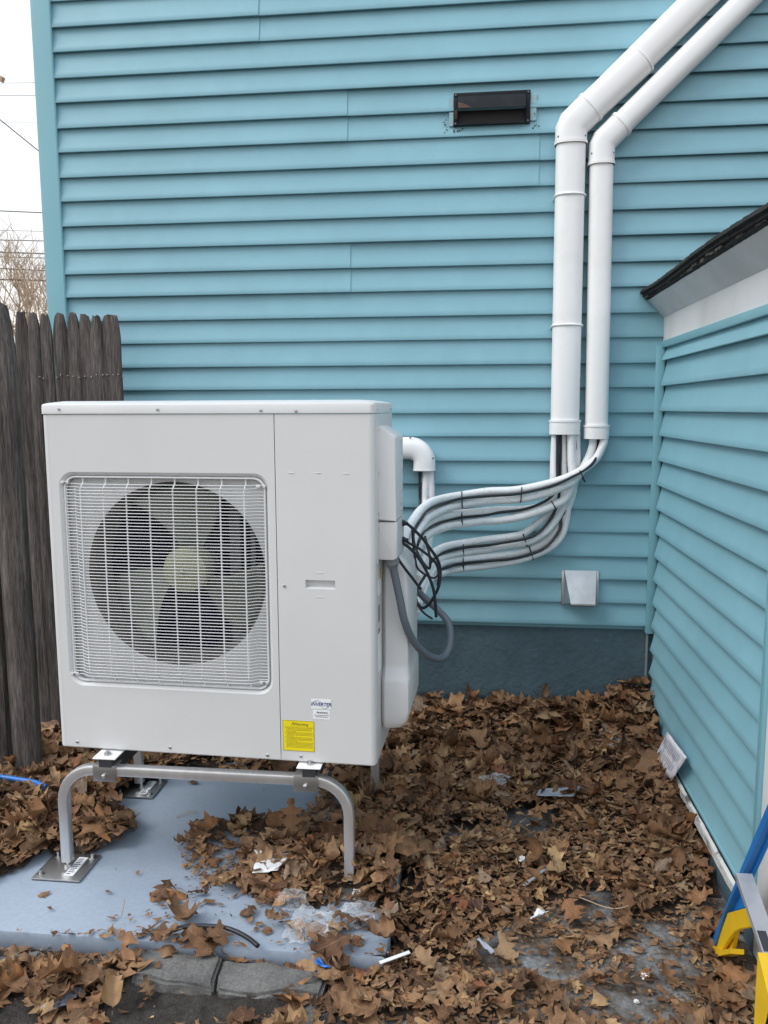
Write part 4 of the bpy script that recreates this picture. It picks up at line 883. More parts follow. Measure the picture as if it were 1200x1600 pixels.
gl = solo('cable_gland', MB().lathe([(.009, 0), (.009, .008), (.006, .008), (.006, .018)], acw(1.056, .16, .700), (1, -.2, -.1), 10), m_cable, 'upper black gland on the side of the terminal box', 'cable gland', acw(1.056, .16, .700), 'cable glands on the terminal box')
solo('cable_gland', MB().lathe([(.009, 0), (.009, .008), (.006, .008), (.006, .018)], acw(1.056, .16, .650), (1, -.2, -.1), 10), m_cable, 'lower black gland on the side of the terminal box', 'cable gland', acw(1.056, .16, .650), 'cable glands on the terminal box')
cpts = [(-0.2415,-1.175,1.0656),(-0.2378,-1.175,1.0448),(-0.2257,-1.175,0.9897),(-0.2126,-1.175,0.9266),(-0.1989,-1.17,0.858),(-0.1764,-1.14,0.7913),(-0.1409,-1.09,0.7332),(-0.1001,-1.03,0.7011),(-0.0775,-0.99,0.7102),(-0.0684,-0.96,0.75),(-0.0779,-0.93,0.7923),(-0.1122,-0.91,0.8268),(-0.1512,-0.89,0.8553),(-0.1758,-0.87,0.8738)]
cdt = thing('flexible_conduit', 'gray flexible conduit looping below the terminal box', 'conduit', cpts[0])
P_ = smoothpath(cpts, 9)
obj('hose', MB().tube(P_, [.0118*(1+(.02 if i % 2 else -.02)) for i in range(len(P_))], 12), m_conduit, cdt, smooth=60)
cc0 = Vector(cpts[0]); ddc = (Vector(cpts[2])-cc0).normalized()
obj('connector', MB().lathe([(0, -.004), (.018, -.004), (.018, .010), (.0215, .011), (.0215, .028), (.017, .032), (.013, .040)], cc0+ddc*.010, ddc, 14), m_conduitf, cdt)

# ------------------------------------------------------------------ stepladder at the right edge
XLd = .672
ladder = thing('stepladder', 'blue and yellow fibreglass stepladder with aluminium brace at the right edge', 'ladder', (XLd, -1.6, 0))
def plate(name, pts_, x0_, th_, mat, bev=.0015):
    P_ = [(x0_, y, z) for _, y, z in pts_]; bm = bmesh.new()
    a = [bm.verts.new(p) for p in P_]; b = [bm.verts.new((p[0]+th_, p[1], p[2])) for p in P_]
    bm.faces.new(a); bm.faces.new(b[::-1])
    for i in range(len(P_)):
        j = (i+1) % len(P_); bm.faces.new((a[j], a[i], b[i], b[j]))
    bmesh.ops.recalc_face_normals(bm, faces=bm.faces[:]); bmesh.ops.bevel(bm, geom=bm.edges[:], offset=bev, segments=2, affect='EDGES', clamp_overlap=True)
    return obj(name, MB().bm(bm), mat, ladder)
r1 = plate('rail', [(0.69,-1.3554,0.1116),(0.69,-1.5001,0.3407),(0.69,-1.6572,0.602),(0.69,-1.8655,0.9478),(0.69,-2.0074,0.9665),(0.69,-1.6297,0.4731),(0.69,-1.5436,0.3332),(0.69,-1.5041,0.2274)], .690, .005, m_blue)
obj('rail_flange', MB().bm((lambda bm: bm)(bmesh.new())).prism([(0.672,-1.309,-0.0158),(0.672,-1.5102,0.3302),(0.672,-1.9027,0.9905),(0.672,-1.9444,1.0043),(0.672,-1.5556,0.373),(0.672,-1.4148,0.1539),(0.672,-1.3525,0.0136)], (.023, 0, 0)), m_blue, r1)
f1_ = plate('foot', [(0.668,-1.422,0.1585),(0.668,-1.5826,0.283),(0.668,-1.6188,0.2561),(0.668,-1.518,0.1795),(0.668,-1.4781,0.1429),(0.668,-1.4202,0.0694),(0.668,-1.3933,0.0276),(0.668,-1.339,-0.0003)], .6775, .010, m_yellow)
obj('foot_pad', MB().prism([(0.666,-1.3152,0.0018),(0.666,-1.3257,-0.0237),(0.666,-1.4017,0.0186),(0.666,-1.493,0.0928),(0.666,-1.4909,0.1056),(0.666,-1.4091,0.0427),(0.666,-1.3502,0.0114)], (.034, 0, 0)), m_yellow, f1_)
obj('foot_web', MB().prism([(0.692,-1.3861,0.0878),(0.692,-1.4561,0.1472),(0.692,-1.424,0.0555),(0.692,-1.3502,-0.0018)], (.010, 0, 0)), m_yellow, f1_)
# the near rail comes down just inside the frame
n0 = (0.6,-1.8549,0.1314); n1 = (0.6,-1.8507,0.3492)
dn = (Vector(n1)-Vector(n0)).normalized()
n0v = Vector(n0)-dn*.13
XN = .60
mbn = MB()
q_ = [(0.6,-1.8503,0.3518),(0.6,-1.8533,0.1897),(0.6,-1.8718,0.0266),(0.6,-2.0363,0.1834),(0.6,-1.9322,0.2977)]
mbn.prism(q_, (.034, 0, 0)); obj('foot', mbn, m_yellow, ladder)
q_ = [(0.6,-1.8533,0.3569),(0.6,-1.9379,0.3052),(0.6,-2.1771,0.3535),(0.6,-2.08,0.5044),(0.6,-1.9188,0.6171),(0.6,-1.8652,0.6273)]
rr_ = MB(); q2 = [(0.6,-1.913,0.2396),(0.6,-1.9287,0.2977),(0.6,-2.1519,0.6735),(0.6,-2.219,0.6843),(0.6,-2.0234,0.2653)]
rr_.prism(q2, (.03, 0, 0)); obj('rail', rr_, m_blue, ladder)
br0, br1 = (0.652,-1.6048,0.3688), (0.652,-1.8284,0.2927)
bv = (Vector(br1)-Vector(br0)); bvn = bv.normalized()
bm2 = MB(); bm2.sweep([Vector(br0)-bvn*.01, Vector(br1)+bvn*.16], [(-.004, -.019), (.010, -.019), (.010, -.007), (.013, -.005), (.013, .005), (.010, .007), (.010, .019), (-.004, .019)], 1., True, (1, 0, 0))
bo = obj('brace', bm2, m_lalu, ladder)
lbq = Vector(br0)+bvn*(bv.length*.60)
obj('brace_label', MB().sweep([lbq, lbq+bvn*.05], [(-.0042, -.016), (-.0046, -.016), (-.0046, .003), (-.0042, .003)], 1., True, (1, 0, 0)), m_ink, bo)

# ------------------------------------------------------------------ edging stones
def stone(poly, h, seed, label):
    P_ = [Vector((x, y, 0)) for x, y in poly]; bm = bmesh.new()
    a = [bm.verts.new((p.x, p.y, -.05)) for p in P_]; b = [bm.verts.new((p.x, p.y, h)) for p in P_]
    bm.faces.new(a[::-1]); bm.faces.new(b)
    for i in range(len(P_)):
        j = (i+1) % len(P_); bm.faces.new((a[i], a[j], b[j], b[i]))
    bmesh.ops.recalc_face_normals(bm, faces=bm.faces[:]); bmesh.ops.bevel(bm, geom=bm.edges[:], offset=.008, segments=2, affect='EDGES')
    bmesh.ops.triangulate(bm, faces=bm.faces[:]); bmesh.ops.subdivide_edges(bm, edges=[e for e in bm.edges if e.calc_length() > .02], cuts=4, use_grid_fill=True)
    for v in bm.verts:
        n_ = noise.noise(v.co*16+Vector((seed, 0, 0)))*.009+noise.noise(v.co*50+Vector((seed, 0, 0)))*.0035
        v.co += Vector((n_*.8, n_*.8, n_))
    mb = MB().bm(bm); c_ = sum(P_, Vector())/len(P_)
    return solo('edging_stone', mb, m_stone, label, 'edging stone', (c_.x, c_.y, 0), 'gray edging stones in front of the pad', smooth=45)
stone([p[:2] for p in [(-0.8907,-1.5583,0.03),(-0.6586,-1.5641,0.03),(-0.636,-1.6852,0.03),(-0.8622,-1.6637,0.03)]], .032, 1., 'gray edging stone left of the joint, half under leaves')
stone([p[:2] for p in [(-0.6502,-1.5682,0.03),(-0.3569,-1.5762,0.03),(-0.366,-1.6783,0.03),(-0.6312,-1.6847,0.03)]], .032, 4., 'longest gray edging stone, right of the joint')
stone([p[:2] for p in [(-1.3494,-1.6347,0.02),(-1.1546,-1.5883,0.02),(-1.099,-1.6925,0.02),(-1.2603,-1.7663,0.02)]], .026, 9., 'gray edging stone at the far left under leaves')
stone([p[:2] for p in [(-0.4431,-1.6834,0.01),(-0.3382,-1.6546,0.01),(-0.2805,-1.8111,0.01),(-0.438,-1.8467,0.01)]], .016, 12., 'sunken gray edging stone at the bottom edge')

# ------------------------------------------------------------------ leaf litter
BARE = [[(-1.6132,-1.6267,0.05),(-1.518,-1.3821,0.05),(-1.3979,-1.2751,0.05),(-1.37,-1.1741,0.05),(-1.2891,-1.2027,0.05),(-1.1382,-1.1113,0.05),(-1.1283,-1.018,0.05),(-1.1781,-0.9464,0.05),(-1.2882,-0.8767,0.05),(-1.3036,-0.802,0.05),(-1.2234,-0.6066,0.05),(-1.1132,-0.5159,0.05),(-0.6336,-0.556,0.05),(-0.5424,-0.6108,0.05),(-0.58,-0.8115,0.05),(-0.7709,-0.868,0.05),(-0.9366,-1.006,0.05),(-0.9721,-1.0663,0.05),(-0.9206,-1.1452,0.05),(-0.8631,-1.2663,0.05),(-0.8979,-1.3226,0.05),(-0.9057,-1.4104,0.05),(-0.9991,-1.4673,0.05),(-0.9946,-1.5284,0.05),(-1.6432,-1.5895,0.05)], [(-0.8304,-1.527,0.05),(-0.7789,-1.4438,0.05),(-0.669,-1.4378,0.05),(-0.5535,-1.5239,0.05),(-0.559,-1.5554,0.05),(-0.6649,-1.5093,0.05),(-0.7519,-1.5186,0.05)]]
SPARSE = [[(-0.9991,-1.4673,0.05),(-0.9057,-1.4104,0.05),(-0.8631,-1.2663,0.05),(-0.726,-1.3172,0.05),(-0.562,-1.3496,0.05),(-0.3881,-1.3701,0.05),(-0.2224,-1.3671,0.05),(-0.1981,-1.5014,0.05),(-0.2208,-1.5444,0.05),(-0.5311,-1.5422,0.05),(-0.9659,-1.5307,0.05)], [(0.4321,-1.3378,0),(0.5676,-1.2384,0),(0.5979,-1.399,0),(0.6281,-1.4694,0),(0.5854,-1.5089,0),(0.4337,-1.4662,0)],
          [(0.1181,-1.4247,0),(0.23,-1.3318,0),(0.3027,-1.4557,0),(0.2274,-1.5358,0),(0.1301,-1.5228,0)], [(0.3772,-1.5081,0),(0.512,-1.4818,0),(0.5067,-1.6364,0),(0.3189,-1.6768,0)], [(0.1292,-0.6751,0),(0.2942,-0.6343,0),(0.3318,-0.8165,0),(0.142,-0.9015,0)], [(-0.0991,-0.8112,0),(0.0355,-0.7796,0),(0.056,-0.9185,0),(-0.072,-0.9517,0)], [(0.0046,-1.3835,0),(0.1037,-1.3453,0),(0.1146,-1.5005,0),(0.0304,-1.5216,0)], [(0.2696,-1.1137,0),(0.4411,-1.1284,0),(0.415,-1.2837,0),(0.2722,-1.27,0)], [(-0.245,-1.1516,0),(-0.1467,-1.1241,0),(-0.1384,-1.2535,0),(-0.2264,-1.2934,0)]]
FINE = [(-0.1692,-0.7748,0),(0.5284,-0.6097,0),(0.6573,-1.1687,0),(0.5871,-1.6677,0),(-0.2582,-1.7588,0),(-0.2274,-1.4874,0),(-0.1814,-1.1946,0)]
SOILB = [[(-0.8671,-1.7844,0),(-0.8864,-1.6319,0),(-0.7072,-1.6478,0),(-0.5017,-1.6597,0),(-0.542,-1.7494,0),(-0.594,-1.8335,0),(-0.8615,-1.8624,0)], [(-0.8703,-1.5639,0.03),(-0.6561,-1.5664,0.03),(-0.3681,-1.5798,0.03),(-0.3614,-1.6602,0.03),(-0.6286,-1.6777,0.03),(-0.8468,-1.6597,0.03)]]
def blob(x, y, cx, cy, sx, sy, h): return h*exp(-((x-cx)/sx)**2-((y-cy)/sy)**2)
def base_z(x, y):
    if PAD[0]-.01 < x < PAD[1]+.01 and PAD[2]-.005 < y < PAD[3]: return PADZ
    return 0.
def pile(x, y):
    h = .008
    h += .195*exp(-(max(0, -y)/.30)**1.7)*(1 if x > -.35 else .55)*(1+.16*noise.noise((x*4, 0, 1)))
    d = max(0., .745-x)
    h += .115*exp(-(d/.20)**1.6)*(1/(1+exp(-(y+.88)*9)))
    h += blob(x, y, -.12, -1.0, .32, .42, .055)+blob(x, y, -.42, -1.20, .30, .14, .055)+blob(x, y, .25, -.55, .5, .35, .05)+blob(x, y, .45, -1.02, .22, .25, .035)
    h += blob(x, y, -1.55, -.95, .32, .38, .075)+blob(x, y, -1.12, -1.08, .11, .09, .050)+blob(x, y, -1.6, -.5, .4, .3, .08)
    h += blob(x, y, -.84, -1.61, .12, .06, .034)+blob(x, y, -1.12, -1.70, .28, .07, .036)+blob(x, y, -.12, -1.62, .3, .12, .025)
    h += .012*noise.noise((x*6, y*6, 3))
    h *= 1-.72*exp(-((x+.358)/.09)**2-((y+1.30)/.07)**2)
    return max(0., h)
def top_z(x, y): return base_z(x, y)+pile(x, y)
mu = MB(); NX, NY = 170, 150; X0_, X1_, Y0_, Y1_ = -2.5, .762, -2.4, -.006
keep = {}
def mz(x, y): return top_z(x, y)-.026+.006*noise.noise((x*24, y*24, 0))
for j in range(NY+1):
    for i in range(NX+1):
        x = X0_+(X1_-X0_)*i/NX; y = Y0_+(Y1_-Y0_)*j/NY; keep[(i, j)] = len(mu.v); mu.v.append((x, y, mz(x, y)))
for j in range(NY):
    for i in range(NX):
        x = X0_+(X1_-X0_)*(i+.5)/NX; y = Y0_+(Y1_-Y0_)*(j+.5)/NY
        if pile(x, y) < .028 or any(inpoly(x, y, b) for b in BARE+SPARSE+SOILB): continue
        mu.f.append((keep[(i, j)], keep[(i+1, j)], keep[(i+1, j+1)], keep[(i, j+1)]))
litter = thing('leaf_litter', 'deep drift of dry brown oak leaves covering the ground', 'leaf litter', (0, 0, 0))
litter['kind'] = 'stuff'
o_ = obj('leaf_mould', mu, m_mulch, litter, smooth=60); o_['kind'] = 'stuff'

def leaf_geo(rnd, kind):
    if kind == 'frag':
        n_ = rnd.randint(5, 8); asp = rnd.uniform(.22, .8); bend = rnd.uniform(-1.2, 1.2); tz = rnd.uniform(-.15, .15)
        ang = sorted(rnd.uniform(0, 2*pi) for _ in range(n_)); V = [(0, 0, 0)]; U = [(.3, .5)]
        for a in ang:
            r_ = rnd.uniform(.26, .56); x, y = cos(a)*r_*asp, sin(a)*r_
            V.append((x, y, bend*x*x*1.8+tz*y+rnd.uniform(-.03, .03))); U.append((.3+x, .5+y*.4))
        return V, [(0, 1+i, 1+(i+1) % n_) for i in range(n_)], U
    """one leaf, unit length along +y: oak with pointed lobes, maple-like broad, or a torn fragment; returns verts, faces, uvs"""
    nseg = 15 if kind != 'frag' else 6; V = []; F = []; U = []
    curl = rnd.uniform(-1.3, 2.3); roll = rnd.uniform(-1.0, 1.9); tw = rnd.uniform(-1.2, 1.2); wob = rnd.uniform(.03, .12); cs = rnd.uniform(0, 90); ca = rnd.uniform(.03, .11); fold = rnd.uniform(-.1, .45); ph = rnd.uniform(0, 6)
    wmax = rnd.uniform(.30, .40) if kind == 'oak' else rnd.uniform(.42, .55) if kind == 'maple' else rnd.uniform(.28, .6)
    lob = rnd.uniform(.35, .75)
    for i in range(nseg+1):
        t = i/nseg
        env = sin(pi*min(1, t**.8*.98+.02))**.7
        if kind == 'oak':
            k = i % 4; lf_ = (1-lob if k == 0 else .78 if k == 1 else 1.12 if k == 2 else .80-lob*.3)
        elif kind == 'maple':
            k = i % 5; lf_ = (1.15 if k == 3 else .9 if k == 2 else .66)
        else: lf_ = rnd.uniform(.55, 1.2)
        for sd_ in (-1, -.5, 0, .5, 1):
            l2 = lf_ if abs(sd_) == 1 else (1 if sd_ == 0 else min(1, .4+.6*lf_))
            wj = 1+(.12*sin(ph*3+i*2.1+sd_*4) if kind != 'frag' else rnd.uniform(-.25, .25))
            x = sd_*wmax*env*l2*wj; y = t-.5+abs(sd_)*(.07 if (kind == 'oak' and i % 4 == 2) else .0)
            if i == 0: x *= .25
            z = wob*sin(ph+t*7+sd_*2.2)*abs(sd_)+fold*abs(x)+ca*noise.noise((x*5+cs, y*4.5, 1.))
            # roll across, curl along, twist
            a = x*roll*3.; rx = sin(a)/(roll*3.) if abs(roll) > .05 else x; rz = (1-cos(a))/(roll*3.) if abs(roll) > .05 else 0
            b = y*curl; ry = sin(b)/curl if abs(curl) > .05 else y; rz2 = (1-cos(b))/curl if abs(curl) > .05 else 0
            c_ = tw*y; V.append((rx*cos(c_)-rz*sin(c_), ry, rz2+z+rx*sin(c_)+rz*cos(c_))); U.append((sd_, t))
    for i in range(nseg):
        for j in range(4):
            a = i*5+j; F.append((a, a+1, a+6, a+5))
    if kind != 'frag':      # stalk
        o = len(V); s_ = rnd.uniform(.12, .28); V += [(-.008, -.5, 0), (.008, -.5, 0), (.012, -.5-s_, .02), (-.002, -.5-s_, .03)]; U += [(0, 0)]*4; F.append((o, o+1, o+2, o+3))
    return V, F, U
LIB = {k: [leaf_geo(random.Random(900+i*7+len(k)), k) for i in range(n_)] for k, n_ in (('oak', 40), ('maple', 16), ('frag', 60))}
def leaf_mesh(name, geos):
    """geos: list of (verts, faces, uvs, tone)"""
    V = []; F = []; UV = []; T = []
    for v, f, u, tone in geos:
        o = len(V); V += v; F += [tuple(i+o for i in q) for q in f]; UV += u; T += [tone]*len(v)
    me = bpy.data.meshes.new(name); me.from_pydata(V, [], F)
    l = me.uv_layers.new(name='UVMap'); idx = [0]*len(me.loops); me.loops.foreach_get('vertex_index', idx)
    flat = [c for i in idx for c in UV[i]]; l.data.foreach_set('uv', flat)
    at = me.attributes.new('tone', 'FLOAT', 'POINT'); at.data.foreach_set('value', T)
    me.shade_smooth(); me.materials.append(m_leaf); return me
def leaf_matrix(rnd, x, y, z, size, tilt):
    a = rnd.uniform(0, 2*pi); t = rnd.gauss(0, tilt); b = rnd.uniform(0, 2*pi)
    m = Matrix.Rotation(t, 4, Vector((cos(b), sin(b), 0))) @ Matrix.Rotation(a, 4, 'Z')
    if rnd.random() < .4: m = m @ Matrix.Rotation(pi, 4, 'Y')
    return Matrix.Translation((x, y, z)) @ m @ Matrix.Scale(size, 4)
meshes1 = {k: [leaf_mesh('dry_leaf', [(v, f, u, 0.)]) for v, f, u in L] for k, L in LIB.items()}
rnd = random.Random(77)
def ok(x, y, p_bare=.0):
    if not (-2.35 < x < .735 and -2.3 < y < -.02): return 0
    if any(inpoly(x, y, b) for b in BARE): return p_bare
    if any(inpoly(x, y, b) for b in SPARSE): return .16
    if any(inpoly(x, y, b) for b in SOILB): return .07
    return 1.
def visible(x, y): return -1.6 < x < .76 and -1.78 < y
big = []; geos = []; tries = 0
def place(kind, size, x, y, z, tilt, tone, individual):
    m = leaf_matrix(rnd, x, y, z, size, tilt)
    if individual: big.append((kind, m, tone))
    else:
        v, f, u = rnd.choice(LIB[kind]); geos.append(([tuple(m @ Vector(p)) for p in v], f, u, tone))
# whole leaves lying on top
n_ind = 0
while tries < 30000:
    tries += 1
    x = rnd.uniform(-2.3, .74); y = rnd.uniform(-2.2, -.02); q = ok(x, y)
    if rnd.random() > q: continue
    h = pile(x, y); deep = min(1, h/.06); fine_ = inpoly(x, y, FINE)
    if fine_ and rnd.random() > .30: continue
    if rnd.random() > .25+.75*deep and not (y < -1.45): continue
    size = (rnd.uniform(.055, .118) if rnd.random() < .80 else rnd.uniform(.11, .155))*(.95 if deep > .5 else .85)*(.82 if fine_ else 1)
    layer = rnd.random()
    z = top_z(x, y)-.024*deep*layer+.006+size*.16*rnd.random()
    kind = 'oak' if rnd.random() < .78 else 'maple'
    leg_ = abs(x-XRG) < .075 and -1.36 < y < -1.235
    if leg_ and rnd.random() > .35: continue
    if x < -.86 and -1.61 < y < -1.40 and rnd.random() > .05: continue
    ind = layer < .5 and visible(x, y) and n_ind < 288 and q > .1
    if ind: n_ind += 1
    place(kind, size*(.7 if leg_ else 1), x, y, z-(.012 if leg_ else 0), .2 if leg_ else .62 if deep > .5 else .28, rnd.random(), ind)
    if len(geos) > 3500: break
# crumbs and fragments
cnt = 0
while cnt < 19000:
    x = rnd.uniform(-2.2, .74); y = rnd.uniform(-2.1, -.03)
    if x < -.25 and not visible(x, y): continue
    q = ok(x, y, .004); fine_ = inpoly(x, y, FINE)
    if rnd.random() > (q if q > .2 else q*1.6) or (not fine_ and rnd.random() > .65): continue
    h = pile(x, y)
    size = rnd.uniform(.018, .065) if h > .03 else rnd.choice([rnd.uniform(.008, .022), rnd.uniform(.012, .03), rnd.uniform(.02, .06)])
    place('frag', size, x, y, top_z(x, y)-(.012*rnd.random() if h > .03 else max(0, h-.004)-.002)+.004, .45 if h > .03 else .22, rnd.random(), False); cnt += 1
me = leaf_mesh('loose_leaves', geos); lo = bpy.data.objects.new('loose_leaves', me); COL.objects.link(lo); lo.parent = litter; lo['kind'] = 'stuff'
for kind, m, tone in big:
    b = bpy.data.objects.new('dry_leaf', rnd.choice(meshes1[kind])); COL.objects.link(b); b.parent = litter; b.matrix_world = m; b['tone_id'] = tone

# leaves that stand out singly
def hero(kind, i, px, size, rot, tone, label, lift=.0):
    x, y, z = px
    b = bpy.data.objects.new('fallen_leaf', meshes1[kind][i]); COL.objects.link(b)
    b.matrix_world = Matrix.Translation((x, y, z+lift)) @ Matrix.Rotation(rot[2], 4, 'Z') @ Matrix.Rotation(rot[0], 4, 'X') @ Matrix.Rotation(rot[1], 4, 'Y') @ Matrix.Scale(size, 4)
    b['label'] = label; b['category'] = 'leaf'; b['tone_id'] = tone; b['group'] = 'single leaves that stand out'
hero('oak', 3, (-0.5939,-0.9998,0.11), .12, (1.15, .1, .2), .73, 'tan oak leaf standing upright on the pad under the stand', .02)
hero('oak', 8, (-1.1701,-1.0105,0.055), .085, (.3, .2, 2.3), .83, 'orange brown curled leaf alone on the pad beside the left pile', .012)
hero('maple', 2, (-0.8817,-1.73,0.02), .085, (.5, .1, .4), .985, 'pale yellow broad leaf on dark soil in the foreground', .02)
hero('oak', 11, (-0.0097,-0.05,0.2073), .13, (1.2, .2, .5), .955, 'large rust brown leaf leaning on the foundation wall', .0)
hero('maple', 5, (0.683,-0.527,0.13), .15, (.35, -.2, .3), .55, 'largest tan brown leaf beside the printed leaflet', .03)
hero('oak', 14, (0.0999,-1.4472,0), .12, (.12, .05, .2), .875, 'large gray brown leaf with dark hole on the open patio', .014)
hero('oak', 17, (-1.0202,-1.7228,0.05), .13, (.4, -.2, 2.6), .74, 'large tan leaf leaning on others at the lower left', .03)
hero('maple', 7, (-0.121,-1.0419,0.05), .10, (.6, .3, 1.2), .80, 'orange brown leaf with raised tip in the middle of the drift', .02)
hero('oak', 20, (0.1977,-1.5955,0), .10, (.2, .1, 1.0), .57, 'pale brown flat leaf near the bottom edge right of center', .012)
hero('oak', 22, (0.3212,-0.04,0.2569), .07, (1.4, .1, .1), .56, 'small tan leaf upright at the top of the drift by the wall', .0)

# ------------------------------------------------------------------ litter and scraps
def crumple(label, c_, size, seed, mat, cat='plastic bag', name='plastic_bag', flat=.5, n=26, group='clear plastic scraps in the leaves', amp=.45, rot=0.):
    bm = bmesh.new(); bmesh.ops.create_icosphere(bm, subdivisions=4, radius=1)
    for v in bm.verts:
        d = v.co.normalized(); r_ = 1+amp*1.3*noise.noise(d*1.5+Vector((seed, 0, 0)))-amp*1.1*(.35-abs(noise.noise(d*2.6+Vector((0, seed, 0)))))-.30*(.25-abs(noise.noise(d*6+Vector((0, 0, seed)))))
        v.co = Vector((d.x*size[0], d.y*size[1], d.z*size[2]))*r_
    mr = Matrix.Rotation(rot, 3, 'Z')
    for v in bm.verts:
        v.co = mr @ v.co; v.co.z = max(v.co.z, -size[2]*flat)
    mb = MB().bm(bm, Matrix.Translation((c_[0], c_[1], c_[2]+size[2]*flat)))
    return solo(name, mb, mat, label, cat, tuple(c_), group, smooth=35)
crumple('crumpled clear plastic bag on the front of the pad, left lump', (-0.428,-1.4668,0.055), (.066, .066, .030), 2.1, m_bag, rot=.4)
crumple('clear plastic bag piece stretched over leaves, right lump on the pad', (-0.31,-1.397,0.06), (.062, .040, .024), 5.7, m_bag)
crumple('clear plastic bag top, farthest lump on the pad', (-0.5119,-1.3594,0.06), (.044, .036, .026), 7.7, m_bag)
crumple('small clear plastic wrapper in the leaves in front of the foundation', (0.0955,-0.5841,0.09), (.056, .030, .014), 3.3, m_bag, rot=.3)
crumple('clear plastic scrap half buried near the printed leaflet', (0.5812,-0.3409,0.15), (.040, .026, .016), 9.1, m_bag)
crumple('bluish plastic strip on the soil at lower left', (-0.998,-1.7507,0.03), (.018, .060, .008), 4.4, m_bagb, rot=-.6)
def sheet(name, label, cat, pts, th, mat, n=8, warp=.006, seed=0., group=None):
    """a thin curled scrap between four corner points"""
    a, b, c_, d = [Vector(p) for p in pts]
    def fn(s_, t):
        p = a.lerp(b, s_).lerp(d.lerp(c_, s_), t)
        e = 1+.10*noise.noise((s_*5+seed, t*5, 2))
        return p+Vector((0.004*noise.noise((s_*6, t*6, seed)), .004*noise.noise((s_*6+3, t*6, seed)), warp*(noise.noise((s_*2.5+seed, t*2.5, 0))+.6*sin(s_*3+seed))))
    mb = MB().grid(n, n, fn)
    o = solo(name, mb, mat, label, cat, tuple(a), group, smooth=60)
    md = o.modifiers.new('thickness', 'SOLIDIFY'); md.thickness = th
    return o
sheet('paper_scrap', 'torn white paper lying on the leaves under the stand', 'paper', [(-0.641,-1.3076,0.115),(-0.6496,-1.2048,0.115),(-0.5494,-1.1834,0.115),(-0.567,-1.2931,0.115)], .001, m_paper, seed=1.3, warp=.005)
sheet('paper_scrap', 'small white crumb beside the torn paper', 'paper', [(-0.6649,-1.2005,0.12),(-0.6648,-1.1711,0.12),(-0.6411,-1.198,0.12),(-0.6453,-1.2201,0.12)], .002, m_paper, seed=2)
# printed leaflet leaning on the extension wall
lp = [(0.72,-0.5486,0.2959), (0.738,-0.7493,0.2862), (0.72,-0.6419,0.1497), (0.7,-0.4259,0.1275)]
lfl = sheet('printed_leaflet', 'white printed leaflet leaning on the teal extension wall above leaves', 'leaflet', lp, .001, m_leaflet, seed=5, warp=.003)
A_, B_, C_, D_ = [Vector(p) for p in lp]
pr = MB()
nrm = (B_-A_).cross(D_-A_).normalized(); nrm = nrm if nrm.dot(Vector((0, -1, .2))) > 0 else -nrm
for k in range(11):
    for seg in range(2):
        s0_ = .10+k*.07; t0, t1 = (.12+.0*seg, .12+random.uniform(.2, .32)) if seg == 0 else (.52, .52+random.uniform(.15, .36))
        q4 = [A_.lerp(B_, s0_+ds).lerp(D_.lerp(C_, s0_+ds), t)+nrm*.0045 for ds, t in ((0, t0), (.016, t0), (.016, t1), (0, t1))]
        pr.add(q4, [(0, 1, 2, 3)])
obj('leaflet_print', pr, M('faded_print', (.27, .30, .42), .6), lfl, smooth=0)
def strip(name, label, cat, p0, p1, wd_, th, mat, group=None):
    a, b = Vector(p0), Vector(p1); d = (b-a).normalized(); s_ = Vector((-d.y, d.x, 0)).normalized()*wd_/2
    mb = MB().prism([a-s_, b-s_, b+s_, a+s_], (0, 0, th)); return solo(name, mb, mat, label, cat, tuple(a), group)
strip('plastic_strip', 'long pale gray plastic strip lying among leaves on the patio', 'plastic strip', (0.1657,-1.1677,0.04), (0.2917,-1.003,0.044), .010, .002, m_scrap)
strip('plastic_strip', 'white plastic strip at the right front end of the pad', 'plastic strip', (-0.2306,-1.5621,0.046), (-0.1553,-1.52,0.052), .011, .002, m_paper)
sheet('paper_scrap', 'curled white paper sliver on the patio right of center', 'paper', [(0.1727,-1.3217,0.036),(0.1944,-1.2721,0.036),(0.2348,-1.2708,0.036),(0.1958,-1.3017,0.036)], .001, m_paper, seed=3, warp=.008)
crumple('small white crumpled paper ball on the leaves', (0.1658,-1.0315,0.042), (.011, .010, .008), 1.2, m_paper, 'paper', 'paper_ball', group=None)
crumple('shiny foil crumb on the open patio', (0.4567,-1.4887,0.008), (.011, .008, .007), 6.2, m_foil, 'foil', 'foil_scrap', group=None, amp=.7)
crumple('tiny white crumb near the bottom edge of the patio', (0.4199,-1.5788,0.004), (.006, .005, .004), 6.9, m_paper, 'paper', 'paper_crumb', group=None, amp=.6)
sheet('plastic_scrap', 'blue gray plastic shard on leaves at center bottom', 'plastic scrap', [(0.0166,-1.4347,0.045),(0.0271,-1.4283,0.045),(0.0741,-1.4859,0.045),(0.0605,-1.4924,0.045)], .002, m_scrap, seed=6)
sheet('plastic_scrap', 'short blue gray plastic chip left of the shard', 'plastic scrap', [(-0.0542,-1.3999,0.042),(-0.0334,-1.3753,0.042),(-0.026,-1.3886,0.042),(-0.0468,-1.4102,0.042)], .002, m_scrap, seed=7)
sheet('paper_scrap', 'gray flat scrap in the middle of the drift', 'paper', [(-0.0565,-0.9905,0.062),(-0.0391,-0.9163,0.062),(0.0294,-0.9417,0.062),(0.0084,-1.007,0.062)], .001, m_scrap, seed=8)
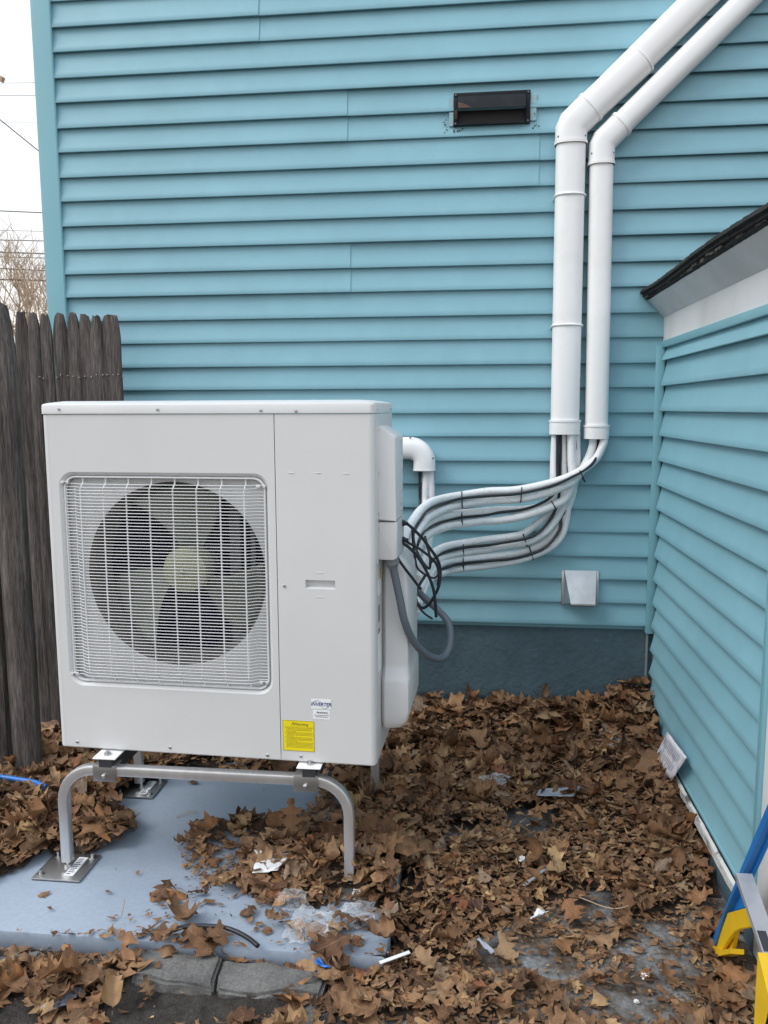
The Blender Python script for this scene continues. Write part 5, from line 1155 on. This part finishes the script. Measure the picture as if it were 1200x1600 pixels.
sheet('paper_scrap', 'gray flat scrap below the clear wrapper', 'paper', [(0.2381,-0.6762,0.088),(0.2505,-0.6354,0.088),(0.4073,-0.5989,0.088),(0.3707,-0.672,0.088)], .001, m_scrap, seed=10)
sheet('blue_plastic_piece', 'bright blue plastic piece beside the end of the edging stone', 'plastic scrap', [(-0.4107,-1.5529,0.045),(-0.3977,-1.549,0.045),(-0.3537,-1.5933,0.045),(-0.3965,-1.581,0.045)], .003, m_bluep, seed=9, warp=.008)
tpts = [(-0.8096,-1.5317,0.07),(-0.7817,-1.5097,0.07),(-0.7315,-1.4975,0.07),(-0.6715,-1.4979,0.07),(-0.6275,-1.5123,0.07),(-0.5889,-1.5348,0.07),(-0.5549,-1.5623,0.07)]
tb_ = solo('cable_offcut', MB().tube(smoothpath(tpts, 6), .0062, 10), m_cable, 'short black cable offcut curving across the front of the pad', 'cable', tuple(tpts[0]), smooth=60)
hpts = [(-2.1356,-0.8363,0.16),(-1.8587,-0.8661,0.16),(-1.6981,-0.883,0.16),(-1.6157,-0.8972,0.16),(-1.5474,-0.9101,0.16),(-1.4879,-0.943,0.16)]
solo('garden_hose', MB().tube(smoothpath(hpts, 6), .0085, 10), m_hose, 'bright blue hose running into the leaves at the left edge', 'hose', tuple(hpts[0]), smooth=60)
for a, b, c_, lb in (((-1.0297,-0.909,0.055), (-1.0037,-0.8841,0.06), (-0.9688,-0.8637,0.056), 'thin dark twig on the pad behind the front legs'),
                     ((0.5145,-1.1827,0.03), (0.4201,-1.2465,0.035), (0.3267,-1.1932,0.03), 'long dark twig on the leaves at the right of the patio'),
                     ((-1.271,-0.9122,0.06), (-1.2477,-0.92,0.075), (-1.2456,-0.9024,0.09), 'hair thin twig above the small leaf pile'),
                     ((-0.9756,-1.468,0.06), (-0.9696,-1.4656,0.09), (-0.969,-1.4604,0.11), 'tiny upright twig at the front of the pad')):
    solo('twig', MB().tube(smoothpath([a, b, c_], 4), .0016, 5), m_bark, lb, 'twig', a, 'thin twigs on pad and patio')
